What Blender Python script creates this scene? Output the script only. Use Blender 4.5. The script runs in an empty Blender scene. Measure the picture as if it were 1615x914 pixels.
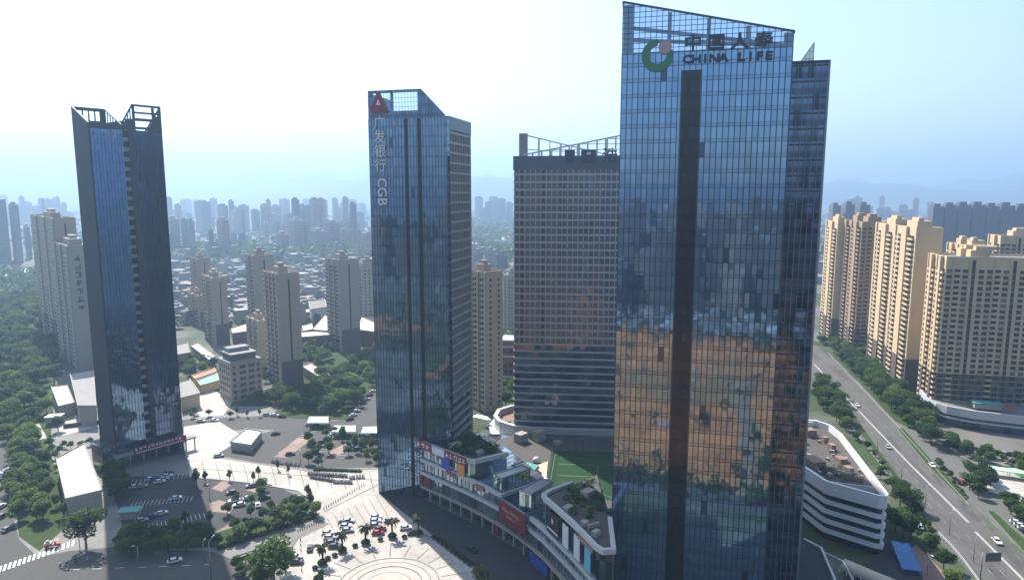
import bpy, math, random
from mathutils import Vector, Matrix
R = math.radians
random.seed(7)
SC = bpy.context.scene
COL = SC.collection

# ------------------------------------------------------------------ camera, sky, sun, exposure
CAMH = 120.0
PITCH = R(8.0)
cam = bpy.data.cameras.new('camera')
cam.lens, cam.sensor_width, cam.clip_start, cam.clip_end = 24.0, 36.0, 1.0, 60000.0
cam_o = bpy.data.objects.new('camera', cam)
cam_o.location = (0, 0, CAMH)
cam_o.rotation_euler = (R(90) - PITCH, 0, 0)
COL.objects.link(cam_o)
SC.camera = cam_o

SUN_AZ, SUN_EL = 31.5, 46.0          # degrees left of +Y, degrees up
world = bpy.data.worlds.new('World')
SC.world = world
world.use_nodes = True
wn, wl = world.node_tree.nodes, world.node_tree.links
wn.clear()
wo = wn.new('ShaderNodeOutputWorld'); wb = wn.new('ShaderNodeBackground'); ws = wn.new('ShaderNodeTexSky')
ws.sky_type = 'NISHITA'; ws.sun_disc = False
ws.sun_elevation = R(SUN_EL); ws.sun_rotation = R(-SUN_AZ)
ws.altitude = 100; ws.air_density = 1.4; ws.dust_density = 2.0; ws.ozone_density = 2.0
wb.inputs['Strength'].default_value = 0.098
wl.new(ws.outputs[0], wb.inputs[0]); wl.new(wb.outputs[0], wo.inputs[0])

sun = bpy.data.lights.new('sun', 'SUN')
sun.energy, sun.angle, sun.color = 5.0, R(0.55), (1.0, 0.94, 0.85)
sun_o = bpy.data.objects.new('sun', sun)
sd = Vector((math.sin(R(SUN_AZ)) * math.cos(R(SUN_EL)), -math.cos(R(SUN_AZ)) * math.cos(R(SUN_EL)), -math.sin(R(SUN_EL))))
sun_o.rotation_euler = sd.to_track_quat('-Z', 'Y').to_euler()
COL.objects.link(sun_o)

SC.view_settings.view_transform = 'Standard'
SC.view_settings.look = 'None'
SC.view_settings.exposure = 1.10
SC.view_settings.gamma = 1.0
try: SC.view_settings.use_curve_mapping = False
except Exception: pass
cy = SC.cycles
cy.max_bounces = 6; cy.diffuse_bounces = 2; cy.glossy_bounces = 3; cy.transmission_bounces = 4
cy.transparent_max_bounces = 8; cy.volume_bounces = 0
cy.caustics_reflective = False; cy.caustics_refractive = False
cy.use_denoising = True

# ------------------------------------------------------------------ survey: photo pixels (1615 x 914) to places on the ground
FPX = 1615 * 24 / 36.0
SP, CP = math.sin(PITCH), math.cos(PITCH)
def G(px, py, z=0.0):
    x = (px - 807.5) / FPX; v = (py - 457.0) / FPX
    t = (CAMH - z) / (SP + v * CP)
    return (x * t, (CP - v * SP) * t)
def PX(x, y, z=0.0):
    zc = y * CP + (CAMH - z) * SP; yc = (CAMH - z) * CP - y * SP
    return 807.5 + FPX * x / zc, 457 + FPX * yc / zc
def ZH(py, y):                         # height of the point seen at row py when it stands at depth y
    v = (py - 457.0) / FPX
    return CAMH - (SP + v * CP) * y / (CP - v * SP)

# ------------------------------------------------------------------ mesh helpers
class MB:
    def __init__(s): s.v, s.f, s.m, s.sm = [], [], [], []
    def face(s, pts, mi=0, smooth=False):
        n = len(s.v); s.v += [tuple(p) for p in pts]; s.f.append(list(range(n, n + len(pts)))); s.m.append(mi); s.sm.append(smooth)
    def box(s, x0, x1, y0, y1, z0, z1, mi=0):
        n = len(s.v)
        s.v += [(x0,y0,z0),(x1,y0,z0),(x1,y1,z0),(x0,y1,z0),(x0,y0,z1),(x1,y0,z1),(x1,y1,z1),(x0,y1,z1)]
        for q in ((0,3,2,1),(4,5,6,7),(0,1,5,4),(1,2,6,5),(2,3,7,6),(3,0,4,7)):
            s.f.append([n + i for i in q]); s.m.append(mi); s.sm.append(False)
        return s
    def rbox(s, cx, cy_, rz, sx, sy, z0, z1, mi=0):
        c, k = math.cos(rz), math.sin(rz); n = len(s.v)
        for z in (z0, z1):
            for a, b in ((-1,-1),(1,-1),(1,1),(-1,1)):
                x, y = a*sx/2, b*sy/2
                s.v.append((cx + x*c - y*k, cy_ + x*k + y*c, z))
        for q in ((0,3,2,1),(4,5,6,7),(0,1,5,4),(1,2,6,5),(2,3,7,6),(3,0,4,7)):
            s.f.append([n + i for i in q]); s.m.append(mi); s.sm.append(False)
        return s
    def prism(s, poly, z0, z1, mi=0, mt=None, bottom=True):
        n = len(poly); b = len(s.v)
        zt = z1 if isinstance(z1, (list, tuple)) else [z1] * n
        a = sum(poly[i][0]*poly[(i+1)%n][1] - poly[(i+1)%n][0]*poly[i][1] for i in range(n))
        if a < 0: poly = poly[::-1]; zt = list(zt)[::-1]
        s.v += [(p[0], p[1], z0) for p in poly] + [(p[0], p[1], zt[i]) for i, p in enumerate(poly)]
        for i in range(n):
            j = (i+1) % n
            s.f.append([b+i, b+j, b+n+j, b+n+i]); s.m.append(mi); s.sm.append(False)
        s.f.append([b+n+i for i in range(n)]); s.m.append(mi if mt is None else mt); s.sm.append(False)
        if bottom: s.f.append([b+i for i in range(n)][::-1]); s.m.append(mi); s.sm.append(False)
        return s
    def strip(s, line, o0, o1, z0, z1, mi=0, closed=False):
        """wall of a plan polyline, between offsets o0 and o1 to the right of travel"""
        A, B = offset(line, o0, closed), offset(line, o1, closed)
        n = len(line); b = len(s.v)
        for i in range(n):
            s.v += [(*A[i], z0), (*B[i], z0), (*B[i], z1), (*A[i], z1)]
        for i in range(n if closed else n-1):
            j = (i+1) % n; p, q = b+4*i, b+4*j
            for k in range(4):
                l = (k+1) % 4
                s.f.append([p+k, p+l, q+l, q+k]); s.m.append(mi); s.sm.append(False)
        if not closed:
            s.f.append([b, b+3, b+2, b+1]); s.m.append(mi); s.sm.append(False)
            e = b+4*(n-1); s.f.append([e, e+1, e+2, e+3]); s.m.append(mi); s.sm.append(False)
        return s
    def tube(s, p, q, r0, r1=None, n=8, mi=0, smooth=True, caps=True):
        r1 = r0 if r1 is None else r1
        p, q = Vector(p), Vector(q); d = (q-p).normalized()
        a = d.orthogonal().normalized(); c = d.cross(a); b = len(s.v)
        for o, r in ((p, r0), (q, r1)):
            for i in range(n):
                t = 2*math.pi*i/n; s.v.append(tuple(o + a*(r*math.cos(t)) + c*(r*math.sin(t))))
        for i in range(n):
            j = (i+1) % n; s.f.append([b+i, b+j, b+n+j, b+n+i]); s.m.append(mi); s.sm.append(smooth)
        if caps:
            s.f.append([b+i for i in range(n)][::-1]); s.m.append(mi); s.sm.append(False)
            s.f.append([b+n+i for i in range(n)]); s.m.append(mi); s.sm.append(False)
        return s
    def bar(s, p, q, w, h=None, mi=0):
        """square section bar"""
        return s.tube(p, q, w*0.7071, None, 4, mi, False)
    def lathe(s, prof, n=16, mi=0, c=(0,0,0), smooth=True):
        b = len(s.v)
        for r, z in prof:
            for i in range(n):
                t = 2*math.pi*i/n; s.v.append((c[0]+r*math.cos(t), c[1]+r*math.sin(t), c[2]+z))
        for k in range(len(prof)-1):
            for i in range(n):
                j = (i+1) % n; s.f.append([b+k*n+i, b+k*n+j, b+(k+1)*n+j, b+(k+1)*n+i]); s.m.append(mi); s.sm.append(smooth)
        return s
    def mesh(s, name, mats):
        me = bpy.data.meshes.new(name)
        me.from_pydata(s.v, [], s.f)
        for m in (mats if isinstance(mats, (list, tuple)) else [mats]): me.materials.append(m)
        me.polygons.foreach_set('material_index', s.m)
        me.polygons.foreach_set('use_smooth', s.sm)
        me.update()
        return me
    def build(s, name, mats, parent=None, **k):
        return link(name, s.mesh(name, mats), parent, **k)

def offset(line, d, closed=False):
    out = []; n = len(line)
    for i in range(n):
        p = Vector(line[i][:2])
        a = Vector(line[i-1][:2]) if (i > 0 or closed) else None
        c = Vector(line[(i+1) % n][:2]) if (i < n-1 or closed) else None
        t1 = (p-a).normalized() if a is not None else (c-p).normalized()
        t2 = (c-p).normalized() if c is not None else t1
        n1, n2 = Vector((t1.y, -t1.x)), Vector((t2.y, -t2.x))
        m = (n1+n2); m = m / max(0.3, m.length_squared) * 2
        q = p + m*d; out.append((q.x, q.y))
    return out

def link(name, data, parent=None, loc=None, rz=None, kind=None):
    o = bpy.data.objects.new(name, data); COL.objects.link(o)
    if parent is not None: o.parent = parent
    if loc is not None: o.location = loc
    if rz is not None: o.rotation_euler = (0, 0, rz)
    if kind: o['kind'] = kind
    return o
def tag(o, label, cat, group=None, kind=None):
    o['label'] = label; o['category'] = cat
    if group: o['group'] = group
    if kind: o['kind'] = kind
    return o
def thing(name, label, cat, loc=(0,0,0), rz=0.0, group=None):
    o = link(name, None, None, loc, rz); o.empty_display_size = 2
    return tag(o, label, cat, group)
def clone(root, loc, rz=0.0, scale=1.0, label=None, group=None, cat=None):
    r = root.copy(); COL.objects.link(r); r.location = loc; r.rotation_euler = (0, 0, rz)
    r.scale = scale if isinstance(scale, (tuple, list)) else (scale,)*3
    if label: r['label'] = label
    if group: r['group'] = group
    if cat: r['category'] = cat
    for ch in KIDS.get(root.name, root.children):
        c = ch.copy(); COL.objects.link(c); c.parent = r
        for g in KIDS.get(ch.name, ch.children):
            d = g.copy(); COL.objects.link(d); d.parent = c
    return r
KIDS = {}
def remember(root):
    KIDS[root.name] = list(root.children)
    for c in root.children: KIDS[c.name] = list(c.children)
    return root

# ------------------------------------------------------------------ materials
class NT:
    def __init__(s, name):
        s.mat = bpy.data.materials.new(name); s.mat.use_nodes = True
        s.t = s.mat.node_tree; s.n = s.t.nodes; s.l = s.t.links; s.n.clear()
        s.out = s.n.new('ShaderNodeOutputMaterial')
    def new(s, typ, **k):
        nd = s.n.new(typ)
        for a, b in k.items(): setattr(nd, a, b)
        return nd
    def set(s, sock, v):
        if hasattr(v, 'links'): s.l.new(v, sock)
        else: sock.default_value = v
    def math(s, op, a, b=0.0, c=None):
        nd = s.new('ShaderNodeMath', operation=op); s.set(nd.inputs[0], a); s.set(nd.inputs[1], b)
        if c is not None: s.set(nd.inputs[2], c)
        return nd.outputs[0]
    def vmath(s, op, a, b=None, scale=None):
        nd = s.new('ShaderNodeVectorMath', operation=op); s.set(nd.inputs[0], a)
        if b is not None: s.set(nd.inputs[1], b)
        if scale is not None: s.set(nd.inputs['Scale'], scale)
        return nd.outputs[0]
    def mix(s, f, a, b, bt='MIX'):
        nd = s.new('ShaderNodeMix', data_type='RGBA', blend_type=bt)
        s.set(nd.inputs[0], f); s.set(nd.inputs[6], c4(a)); s.set(nd.inputs[7], c4(b))
        return nd.outputs[2]
    def noise(s, vec, scale, detail=3.0, rough=0.5):
        nd = s.new('ShaderNodeTexNoise'); s.set(nd.inputs['Vector'], vec)
        nd.inputs['Scale'].default_value = scale; nd.inputs['Detail'].default_value = detail; nd.inputs['Roughness'].default_value = rough
        return nd.outputs['Fac']
    def ramp(s, f, stops):
        nd = s.new('ShaderNodeValToRGB'); s.set(nd.inputs[0], f); e = nd.color_ramp.elements
        while len(e) < len(stops): e.new(0.5)
        for i, (p, c) in enumerate(stops): e[i].position = p; e[i].color = c4(c)
        return nd.outputs[0]
    def obj(s): return s.new('ShaderNodeTexCoord').outputs['Object']
    def pos(s): return s.new('ShaderNodeNewGeometry').outputs['Position']
    def bsdf(s, base, rough=0.7, metal=0.0, spec=0.4, normal=None, **k):
        p = s.new('ShaderNodeBsdfPrincipled'); s.set(p.inputs['Base Color'], c4(base))
        s.set(p.inputs['Roughness'], rough); s.set(p.inputs['Metallic'], metal); s.set(p.inputs['Specular IOR Level'], spec)
        if normal is not None: s.set(p.inputs['Normal'], normal)
        for a, b in k.items(): s.set(p.inputs[a], b)
        return p.outputs[0]
    def done(s, sh): s.l.new(sh, s.out.inputs[0]); return s.mat
def c4(c):
    if hasattr(c, 'links'): return c
    return tuple(c) if len(c) == 4 else (*c, 1.0)
def mul(c, k): return tuple(min(1, x*k) for x in c[:3])

def solid(name, base, rough=0.7, metal=0.0, spec=0.4, var=0.18, scale=0.6, fine=3.0):
    """plain surface with two scales of wear"""
    n = NT(name); p = n.obj()
    f = n.math('MULTIPLY_ADD', n.noise(p, scale, 4), 0.6, n.math('MULTIPLY', n.noise(p, fine, 3), 0.4))
    col = n.mix(n.math('SMOOTHSTEP' if False else 'MULTIPLY', f, 1.0), mul(base, 1-var*1.6), mul(base, 1+var*1.2))
    return n.done(n.bsdf(col, rough, metal, spec))

def streaked(name, base, rough=0.75, var=0.16):
    """wall paint with rain streaks running down"""
    n = NT(name); p = n.obj()
    st = n.noise(n.vmath('MULTIPLY', p, (0.9, 0.9, 0.04)), 1.0, 4, 0.6)
    bl = n.noise(p, 0.08, 3)
    f = n.math('MULTIPLY_ADD', st, 0.55, n.math('MULTIPLY', bl, 0.45))
    return n.done(n.bsdf(n.mix(f, mul(base, 1-var*1.7), mul(base, 1+var)), rough, 0.0, 0.3))

def curtain(name, tint, pw, ph, uv=(1, 1), metal=0.88, rough=0.035, tilt=0.010, dark=0.012, spandrel=0.2, spk=0.6, wave=0.006, vary=0.3):
    """coated curtain-wall glass: every pane is set a hair out of true, so it mirrors its own piece of the surroundings"""
    n = NT(name); p = n.obj()
    sp = n.new('ShaderNodeSeparateXYZ'); n.set(sp.inputs[0], p)
    u = n.math('MULTIPLY_ADD', sp.outputs[0], uv[0], n.math('MULTIPLY', sp.outputs[1], uv[1]))
    uz = n.math('DIVIDE', sp.outputs[2], ph)
    cu = n.math('FLOOR', n.math('DIVIDE', u, pw)); cz = n.math('FLOOR', uz)
    cb = n.new('ShaderNodeCombineXYZ'); n.set(cb.inputs[0], cu); n.set(cb.inputs[1], cz)
    wn_ = n.new('ShaderNodeTexWhiteNoise', noise_dimensions='2D'); n.set(wn_.inputs['Vector'], cb.outputs[0])
    val, colr = wn_.outputs['Value'], wn_.outputs['Color']
    geo = n.new('ShaderNodeNewGeometry').outputs['Normal']
    d = n.vmath('SCALE', n.vmath('SUBTRACT', colr, (0.5, 0.5, 0.5)), scale=tilt)
    nz = n.new('ShaderNodeTexNoise'); n.set(nz.inputs['Vector'], p); nz.inputs['Scale'].default_value = 0.35; nz.inputs['Detail'].default_value = 2
    d2 = n.vmath('SCALE', n.vmath('SUBTRACT', nz.outputs['Color'], (0.5, 0.5, 0.5)), scale=wave)
    nor = n.vmath('NORMALIZE', n.vmath('ADD', n.vmath('ADD', geo, d), d2))
    k = n.math('MULTIPLY_ADD', val, vary, 1.0 - vary*0.6)
    if spandrel > 0:
        isp = n.math('LESS_THAN', n.math('FRACT', uz), spandrel)
        k = n.math('MULTIPLY', k, n.math('MULTIPLY_ADD', isp, spk-1.0, 1.0))
    opn = n.math('GREATER_THAN', val, 1.0-dark)
    k = n.math('MULTIPLY', k, n.math('MULTIPLY_ADD', opn, -0.75, 1.0))
    base = n.vmath('SCALE', tint, scale=k)
    return n.done(n.bsdf(base, rough, metal, 0.5, nor))

def clear_glass(name, tint=(0.5, 0.7, 0.9), through=0.6):
    n = NT(name)
    t = n.new('ShaderNodeBsdfTransparent'); t.inputs[0].default_value = c4(tint)
    g = n.new('ShaderNodeBsdfGlossy'); g.inputs['Color'].default_value = c4(mul(tint, 0.7)); g.inputs['Roughness'].default_value = 0.04
    m = n.new('ShaderNodeMixShader'); m.inputs[0].default_value = 1-through
    n.l.new(t.outputs[0], m.inputs[1]); n.l.new(g.outputs[0], m.inputs[2])
    return n.done(m.outputs[0])

def far_wall(name, wall, win, pw=3.4, ph=3.1, uv=(1, 1), ww=0.55, wh=0.5, var=0.2, base_h=0.0, base_c=None):
    """rendered wall with rows of dark glazing, for buildings too far off to show more"""
    n = NT(name); p = n.obj()
    sp = n.new('ShaderNodeSeparateXYZ'); n.set(sp.inputs[0], p)
    u = n.math('DIVIDE', n.math('MULTIPLY_ADD', sp.outputs[0], uv[0], n.math('MULTIPLY', sp.outputs[1], uv[1])), pw)
    z = n.math('DIVIDE', sp.outputs[2], ph)
    a = n.math('LESS_THAN', n.math('FRACT', u), ww); b = n.math('LESS_THAN', n.math('FRACT', z), wh)
    cb = n.new('ShaderNodeCombineXYZ'); n.set(cb.inputs[0], n.math('FLOOR', u)); n.set(cb.inputs[1], n.math('FLOOR', z))
    w = n.new('ShaderNodeTexWhiteNoise', noise_dimensions='2D'); n.set(w.inputs['Vector'], cb.outputs[0])
    ng = n.new('ShaderNodeNewGeometry').outputs['Normal']; sn = n.new('ShaderNodeSeparateXYZ'); n.set(sn.inputs[0], ng)
    side = n.math('LESS_THAN', n.math('ABSOLUTE', sn.outputs[2]), 0.5)
    m = n.math('MULTIPLY', n.math('MULTIPLY', a, b), side)
    rnd = n.new('ShaderNodeObjectInfo').outputs['Random']
    wallc = n.mix(n.math('MULTIPLY_ADD', n.noise(p, 0.1, 3), 0.6, n.math('MULTIPLY', rnd, 0.4)), mul(wall, 1-var), mul(wall, 1+var))
    winc = n.mix(w.outputs['Value'], mul(win, 0.5), mul(win, 1.7))
    if base_c:
        lo = n.math('LESS_THAN', sp.outputs[2], base_h); wallc = n.mix(lo, wallc, base_c)
    return n.done(n.bsdf(n.mix(m, wallc, winc), n.math('MULTIPLY_ADD', m, -0.5, 0.75), 0.0, 0.4))

def paving(name, base, joint, cell=1.2, var=0.15, rot=0.0, rough=0.8):
    n = NT(name)
    mp = n.new('ShaderNodeMapping'); n.set(mp.inputs['Vector'], n.pos()); mp.inputs['Rotation'].default_value = (0, 0, rot)
    v = mp.outputs[0]
    br = n.new('ShaderNodeTexBrick'); n.set(br.inputs['Vector'], v); br.inputs['Scale'].default_value = 1.0/cell
    br.inputs['Mortar Size'].default_value = 0.02; br.inputs['Color1'].default_value = c4(mul(base, 1-var*0.6)); br.inputs['Color2'].default_value = c4(mul(base, 1+var*0.5)); br.inputs['Mortar'].default_value = c4(joint)
    st = n.noise(v, 0.06, 5, 0.6); sm = n.noise(v, 0.5, 4, 0.6)
    k = n.math('MULTIPLY_ADD', st, 0.9, n.math('MULTIPLY_ADD', sm, 0.6, 0.25))
    return n.done(n.bsdf(n.vmath('SCALE', br.outputs['Color'], scale=k), rough, 0.0, 0.3))

def asphalt(name, base, var=0.3, track=0.0):
    n = NT(name); p = n.pos()
    f = n.math('MULTIPLY_ADD', n.noise(p, 0.05, 5, 0.6), 0.55, n.math('MULTIPLY_ADD', n.noise(p, 0.4, 4), 0.3, n.math('MULTIPLY', n.noise(p, 4.0, 2), 0.15)))
    return n.done(n.bsdf(n.mix(f, mul(base, 1-var), mul(base, 1+var)), 0.85, 0.0, 0.25))

def road_worn(name, base, deg):
    """long tyre tracks, oil drips and square repairs running with the road"""
    n = NT(name); mp = n.new('ShaderNodeMapping'); n.set(mp.inputs['Vector'], n.pos()); mp.inputs['Rotation'].default_value = (0, 0, R(deg)); v = mp.outputs[0]
    tr = n.noise(n.vmath('MULTIPLY', v, (0.55, 0.012, 1)), 1.0, 4, 0.6); bl = n.noise(v, 0.05, 5, 0.65); fi = n.noise(v, 1.2, 4, 0.6)
    vo = n.new('ShaderNodeTexVoronoi', distance='CHEBYCHEV'); n.set(vo.inputs['Vector'], n.vmath('MULTIPLY', v, (0.22, 0.05, 1))); vo.inputs['Scale'].default_value = 1.0
    sp = n.new('ShaderNodeSeparateColor'); n.set(sp.inputs[0], vo.outputs['Color']); pa = n.math('GREATER_THAN', sp.outputs[0], 0.86)
    k = n.math('MULTIPLY_ADD', tr, 0.8, n.math('MULTIPLY_ADD', bl, 0.5, n.math('MULTIPLY_ADD', fi, 0.25, 0.22)))
    k = n.math('MULTIPLY', k, n.math('MULTIPLY_ADD', pa, -0.22, 1.0))
    return n.done(n.bsdf(n.vmath('SCALE', base, scale=k), 0.85, 0.0, 0.25))
def leafy(name, a, b, var=0.5):
    n = NT(name)
    rnd = n.new('ShaderNodeObjectInfo').outputs['Random']
    f = n.math('MULTIPLY_ADD', n.noise(n.obj(), 0.5, 3), 0.7, n.math('MULTIPLY', rnd, 0.45))
    f2 = n.math('MULTIPLY', n.math('SUBTRACT', f, 0.25), 1.5)
    col = n.mix(f2, a, b)
    p = n.bsdf(col, 0.6, 0.0, 0.25)
    t = n.new('ShaderNodeBsdfTranslucent'); n.set(t.inputs[0], n.vmath('SCALE', col, scale=1.3))
    m = n.new('ShaderNodeMixShader'); m.inputs[0].default_value = 0.45
    n.l.new(p, m.inputs[1]); n.l.new(t.outputs[0], m.inputs[2])
    return n.done(m.outputs[0])

M = {}
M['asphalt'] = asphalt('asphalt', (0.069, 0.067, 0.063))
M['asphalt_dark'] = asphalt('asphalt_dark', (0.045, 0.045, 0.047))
M['avenue'] = road_worn('avenue_concrete', (0.102, 0.096, 0.089), 11.5)
M['service'] = asphalt('service_road', (0.120, 0.117, 0.111), 0.25)
M['stone'] = paving('plaza_stone', (0.40, 0.37, 0.33), (0.36, 0.33, 0.30), 1.6, 0.14, R(20))
M['stone2'] = paving('plaza_stone_pale', (0.409, 0.383, 0.350), (0.4, 0.37, 0.34), 2.4, 0.12, R(-10))
M['ring'] = paving('ring_stone', (0.198, 0.172, 0.145), (0.2, 0.18, 0.16), 0.8, 0.2)
M['pink'] = paving('pink_pavers', (0.238, 0.165, 0.139), (0.25, 0.18, 0.15), 0.7, 0.2, R(12))
M['walk'] = paving('sidewalk_pavers', (0.17, 0.16, 0.145), (0.22, 0.21, 0.2), 0.8, 0.18, R(30))
M['deck'] = solid('roof_deck', (0.085, 0.075, 0.068), 0.85, var=0.35, scale=0.15)  # darkened to stand in for the towers' shade on the mall deck
M['white_paint'] = solid('road_paint', (0.72, 0.72, 0.70), 0.7, var=0.15)
M['worn_paint'] = solid('worn_road_paint', (0.34, 0.33, 0.31), 0.8, var=0.3, scale=0.2)
M['yellow_paint'] = solid('yellow_paint', (0.62, 0.5, 0.2), 0.7, var=0.15)
M['grass'] = solid('lawn', (0.045, 0.072, 0.02), 0.9, spec=0.1, var=0.5, scale=0.25, fine=2)
M['turf'] = solid('turf', (0.022, 0.058, 0.022), 0.9, spec=0.1, var=0.2, scale=0.1)
M['white'] = streaked('white_cladding', (0.495, 0.495, 0.488), 0.5, 0.08)
M['roof_white'] = solid('white_sheet_roof', (0.44, 0.40, 0.33), 0.6, var=0.08, scale=0.1, fine=1)
M['cream'] = streaked('cream_render', (0.60, 0.455, 0.285))
M['tan'] = streaked('tan_render', (0.38, 0.265, 0.17))
M['brownbase'] = streaked('brown_base_cladding', (0.122, 0.090, 0.076))
M['grey_wall'] = streaked('grey_render', (0.36, 0.315, 0.265))
M['greybeige'] = streaked('grey_beige_render', (0.42, 0.335, 0.25))
M['darkwall'] = streaked('dark_stone', (0.02, 0.028, 0.045), 0.65)
M['slot'] = streaked('recess_louvres', (0.042, 0.038, 0.04), 0.5)
M['concrete'] = solid('concrete', (0.259, 0.252, 0.238), 0.85, var=0.2, scale=0.3)
M['roofgrey'] = solid('roof_gravel', (0.202, 0.187, 0.173), 0.9, var=0.3, scale=0.2)
M['metal'] = solid('grey_metal', (0.32, 0.34, 0.36), 0.4, 0.6, var=0.1)
M['fin'] = solid('mullion_metal', (0.035, 0.05, 0.075), 0.4, 0.3, var=0.1)
M['fin_light'] = solid('mullion_light', (0.20, 0.24, 0.30), 0.4, 0.5, var=0.1)
M['frame_white'] = solid('white_steel', (0.60, 0.60, 0.58), 0.5, var=0.06)
M['slat'] = solid('facade_slat', (0.37, 0.355, 0.34), 0.5, 0.1, var=0.08)
M['band'] = solid('band_grey', (0.42, 0.39, 0.375), 0.5, 0.1, var=0.1)
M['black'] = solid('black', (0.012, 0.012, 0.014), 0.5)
M['rubber'] = solid('rubber', (0.02, 0.02, 0.02), 0.8)
M['red'] = solid('sign_red', (0.20, 0.014, 0.028), 0.5, var=0.1)
M['maroon'] = solid('billboard_maroon', (0.16, 0.018, 0.025), 0.5, var=0.2, scale=0.2)
M['blue'] = solid('banner_blue', (0.03, 0.07, 0.32), 0.5, var=0.1)
M['cyan'] = solid('banner_cyan', (0.12, 0.45, 0.62), 0.5, var=0.1)
M['orange'] = solid('banner_orange', (0.62, 0.27, 0.05), 0.5, var=0.1)
M['navy'] = solid('letter_navy', (0.008, 0.015, 0.05), 0.4)
M['logo_green'] = solid('logo_green', (0.02, 0.17, 0.08), 0.4, var=0.06)
M['logo_pink'] = solid('logo_rose_grey', (0.36, 0.28, 0.30), 0.5, var=0.06)
M['letter_white'] = solid('letter_white', (0.62, 0.64, 0.68), 0.4, var=0.05)
M['teal'] = solid('teal_sheet_roof', (0.07, 0.30, 0.27), 0.6, var=0.1)
M['pale_green_roof'] = solid('pale_green_roof', (0.36, 0.46, 0.36), 0.6, var=0.1)
M['pale_blue_roof'] = solid('pale_blue_roof', (0.40, 0.56, 0.60), 0.6, var=0.1)
M['terracotta'] = solid('terracotta_roof', (0.36, 0.18, 0.11), 0.8, var=0.2)
M['redbrick'] = solid('red_brick', (0.20, 0.09, 0.07), 0.85, var=0.2)
M['bark'] = solid('bark', (0.10, 0.075, 0.055), 0.9, var=0.3, fine=6)
M['leaf_a'] = leafy('leaf_dark', (0.020, 0.052, 0.012), (0.080, 0.140, 0.028))
M['leaf_b'] = leafy('leaf_mid', (0.040, 0.090, 0.014), (0.160, 0.215, 0.038))
M['leaf_c'] = leafy('leaf_olive', (0.06, 0.08, 0.02), (0.19, 0.18, 0.05))
M['leaf_palm'] = leafy('leaf_palm', (0.03, 0.045, 0.018), (0.085, 0.10, 0.035))
M['pane'] = solid('window_pane', (0.014, 0.018, 0.024), 0.25, 0.0, 0.35, var=0.3, scale=0.05)
M['frame'] = solid('window_frame', (0.22, 0.20, 0.17), 0.5)

# ================================================================== SETTING
def gpoly(px, z=0.0): return [G(a, b, z) for a, b in px]
LEVEL = [0]
def sheet(name, pts, mat, z=None, kind='structure', parent=None):
    if z is None:
        LEVEL[0] += 1; z = 0.004 * LEVEL[0]
    mb = MB(); a = sum(pts[i][0]*pts[(i+1) % len(pts)][1] - pts[(i+1) % len(pts)][0]*pts[i][1] for i in range(len(pts)))
    if a < 0: pts = pts[::-1]
    mb.face([(x, y, z) for x, y in pts])
    o = mb.build(name, mat, parent)
    if kind: o['kind'] = kind
    return o

# ground: a city floor of yards, scrub and worn paving, in patches of real size
n = NT('city_ground'); p = n.pos()
f1 = n.noise(p, 0.010, 5, 0.6); f2 = n.noise(p, 0.05, 4, 0.6)
c = n.mix(n.math('MULTIPLY', f2, 1.0), (0.085, 0.082, 0.075), (0.20, 0.19, 0.17))
c = n.mix(n.ramp(f1, [(0.44, (0, 0, 0)), (0.56, (1, 1, 1))]), c, n.mix(f2, (0.022, 0.045, 0.015), (0.06, 0.085, 0.03)))
gm = n.done(n.bsdf(c, 0.9, 0, 0.2))
g = MB(); N_ = 24
for i in range(N_):
    for j in range(N_):
        x0, x1 = -15000+30000*i/N_, -15000+30000*(i+1)/N_; y0, y1 = -3000+15500*j/N_, -3000+15500*(j+1)/N_
        g.face([(x0,y0,0),(x1,y0,0),(x1,y1,0),(x0,y1,0)])
g.build('ground', gm)['kind'] = 'structure'

# far plain and hills
def hills(name, y0, depth, hmax, seed, x0=-9000, x1=9000):
    rnd = random.Random(seed); ph = [rnd.uniform(0, 6.28) for _ in range(9)]
    def ridge(x):
        s = 0.5 + 0.25*math.sin(x/2100+ph[0]) + 0.16*math.sin(x/900+ph[1]) + 0.09*math.sin(x/370+ph[2]) + 0.05*math.sin(x/150+ph[3])
        return max(0.1, s)
    mb = MB(); nx, ny = 150, 8; idx = {}
    for i in range(nx+1):
        for j in range(ny+1):
            x = x0+(x1-x0)*i/nx; t = j/ny
            prof = math.sin(math.pi*min(1, t*1.02))**0.9 if t < 0.98 else 0
            z = hmax*(0.35+0.65*ridge(x+t*300))*prof*(0.85+0.3*math.sin(x/130+t*9+ph[4])*math.sin(t*14+ph[5])*0.5) - 3
            idx[i, j] = len(mb.v); mb.v.append((x, y0+depth*t, z))
    for i in range(nx):
        for j in range(ny):
            mb.f.append([idx[i,j], idx[i+1,j], idx[i+1,j+1], idx[i,j+1]]); mb.m.append(0); mb.sm.append(True)
    mb.build(name, M['hill'])['kind'] = 'structure'
M['hill'] = leafy('hill_forest', (0.03, 0.045, 0.025), (0.06, 0.08, 0.04))
hills('hills', 7600, 1600, 400, 3, -12000, 12000)
hills('mountains', 9600, 2200, 620, 11, -14000, 14000)

# haze
hz = NT('haze_air')
pv = hz.new('ShaderNodeVolumePrincipled'); pv.inputs['Color'].default_value = (0.44, 0.67, 1.0, 1)
pv.inputs['Density'].default_value = 0.00025; pv.inputs['Anisotropy'].default_value = 0.35
hz.l.new(pv.outputs[0], hz.out.inputs['Volume'])
hb = MB().box(-15500, 15500, -3600, 13000, -4.5, 700)
tag(hb.build('haze', hz.mat), 'pale blue haze lying over the whole city', 'haze', kind='stuff')

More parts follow.
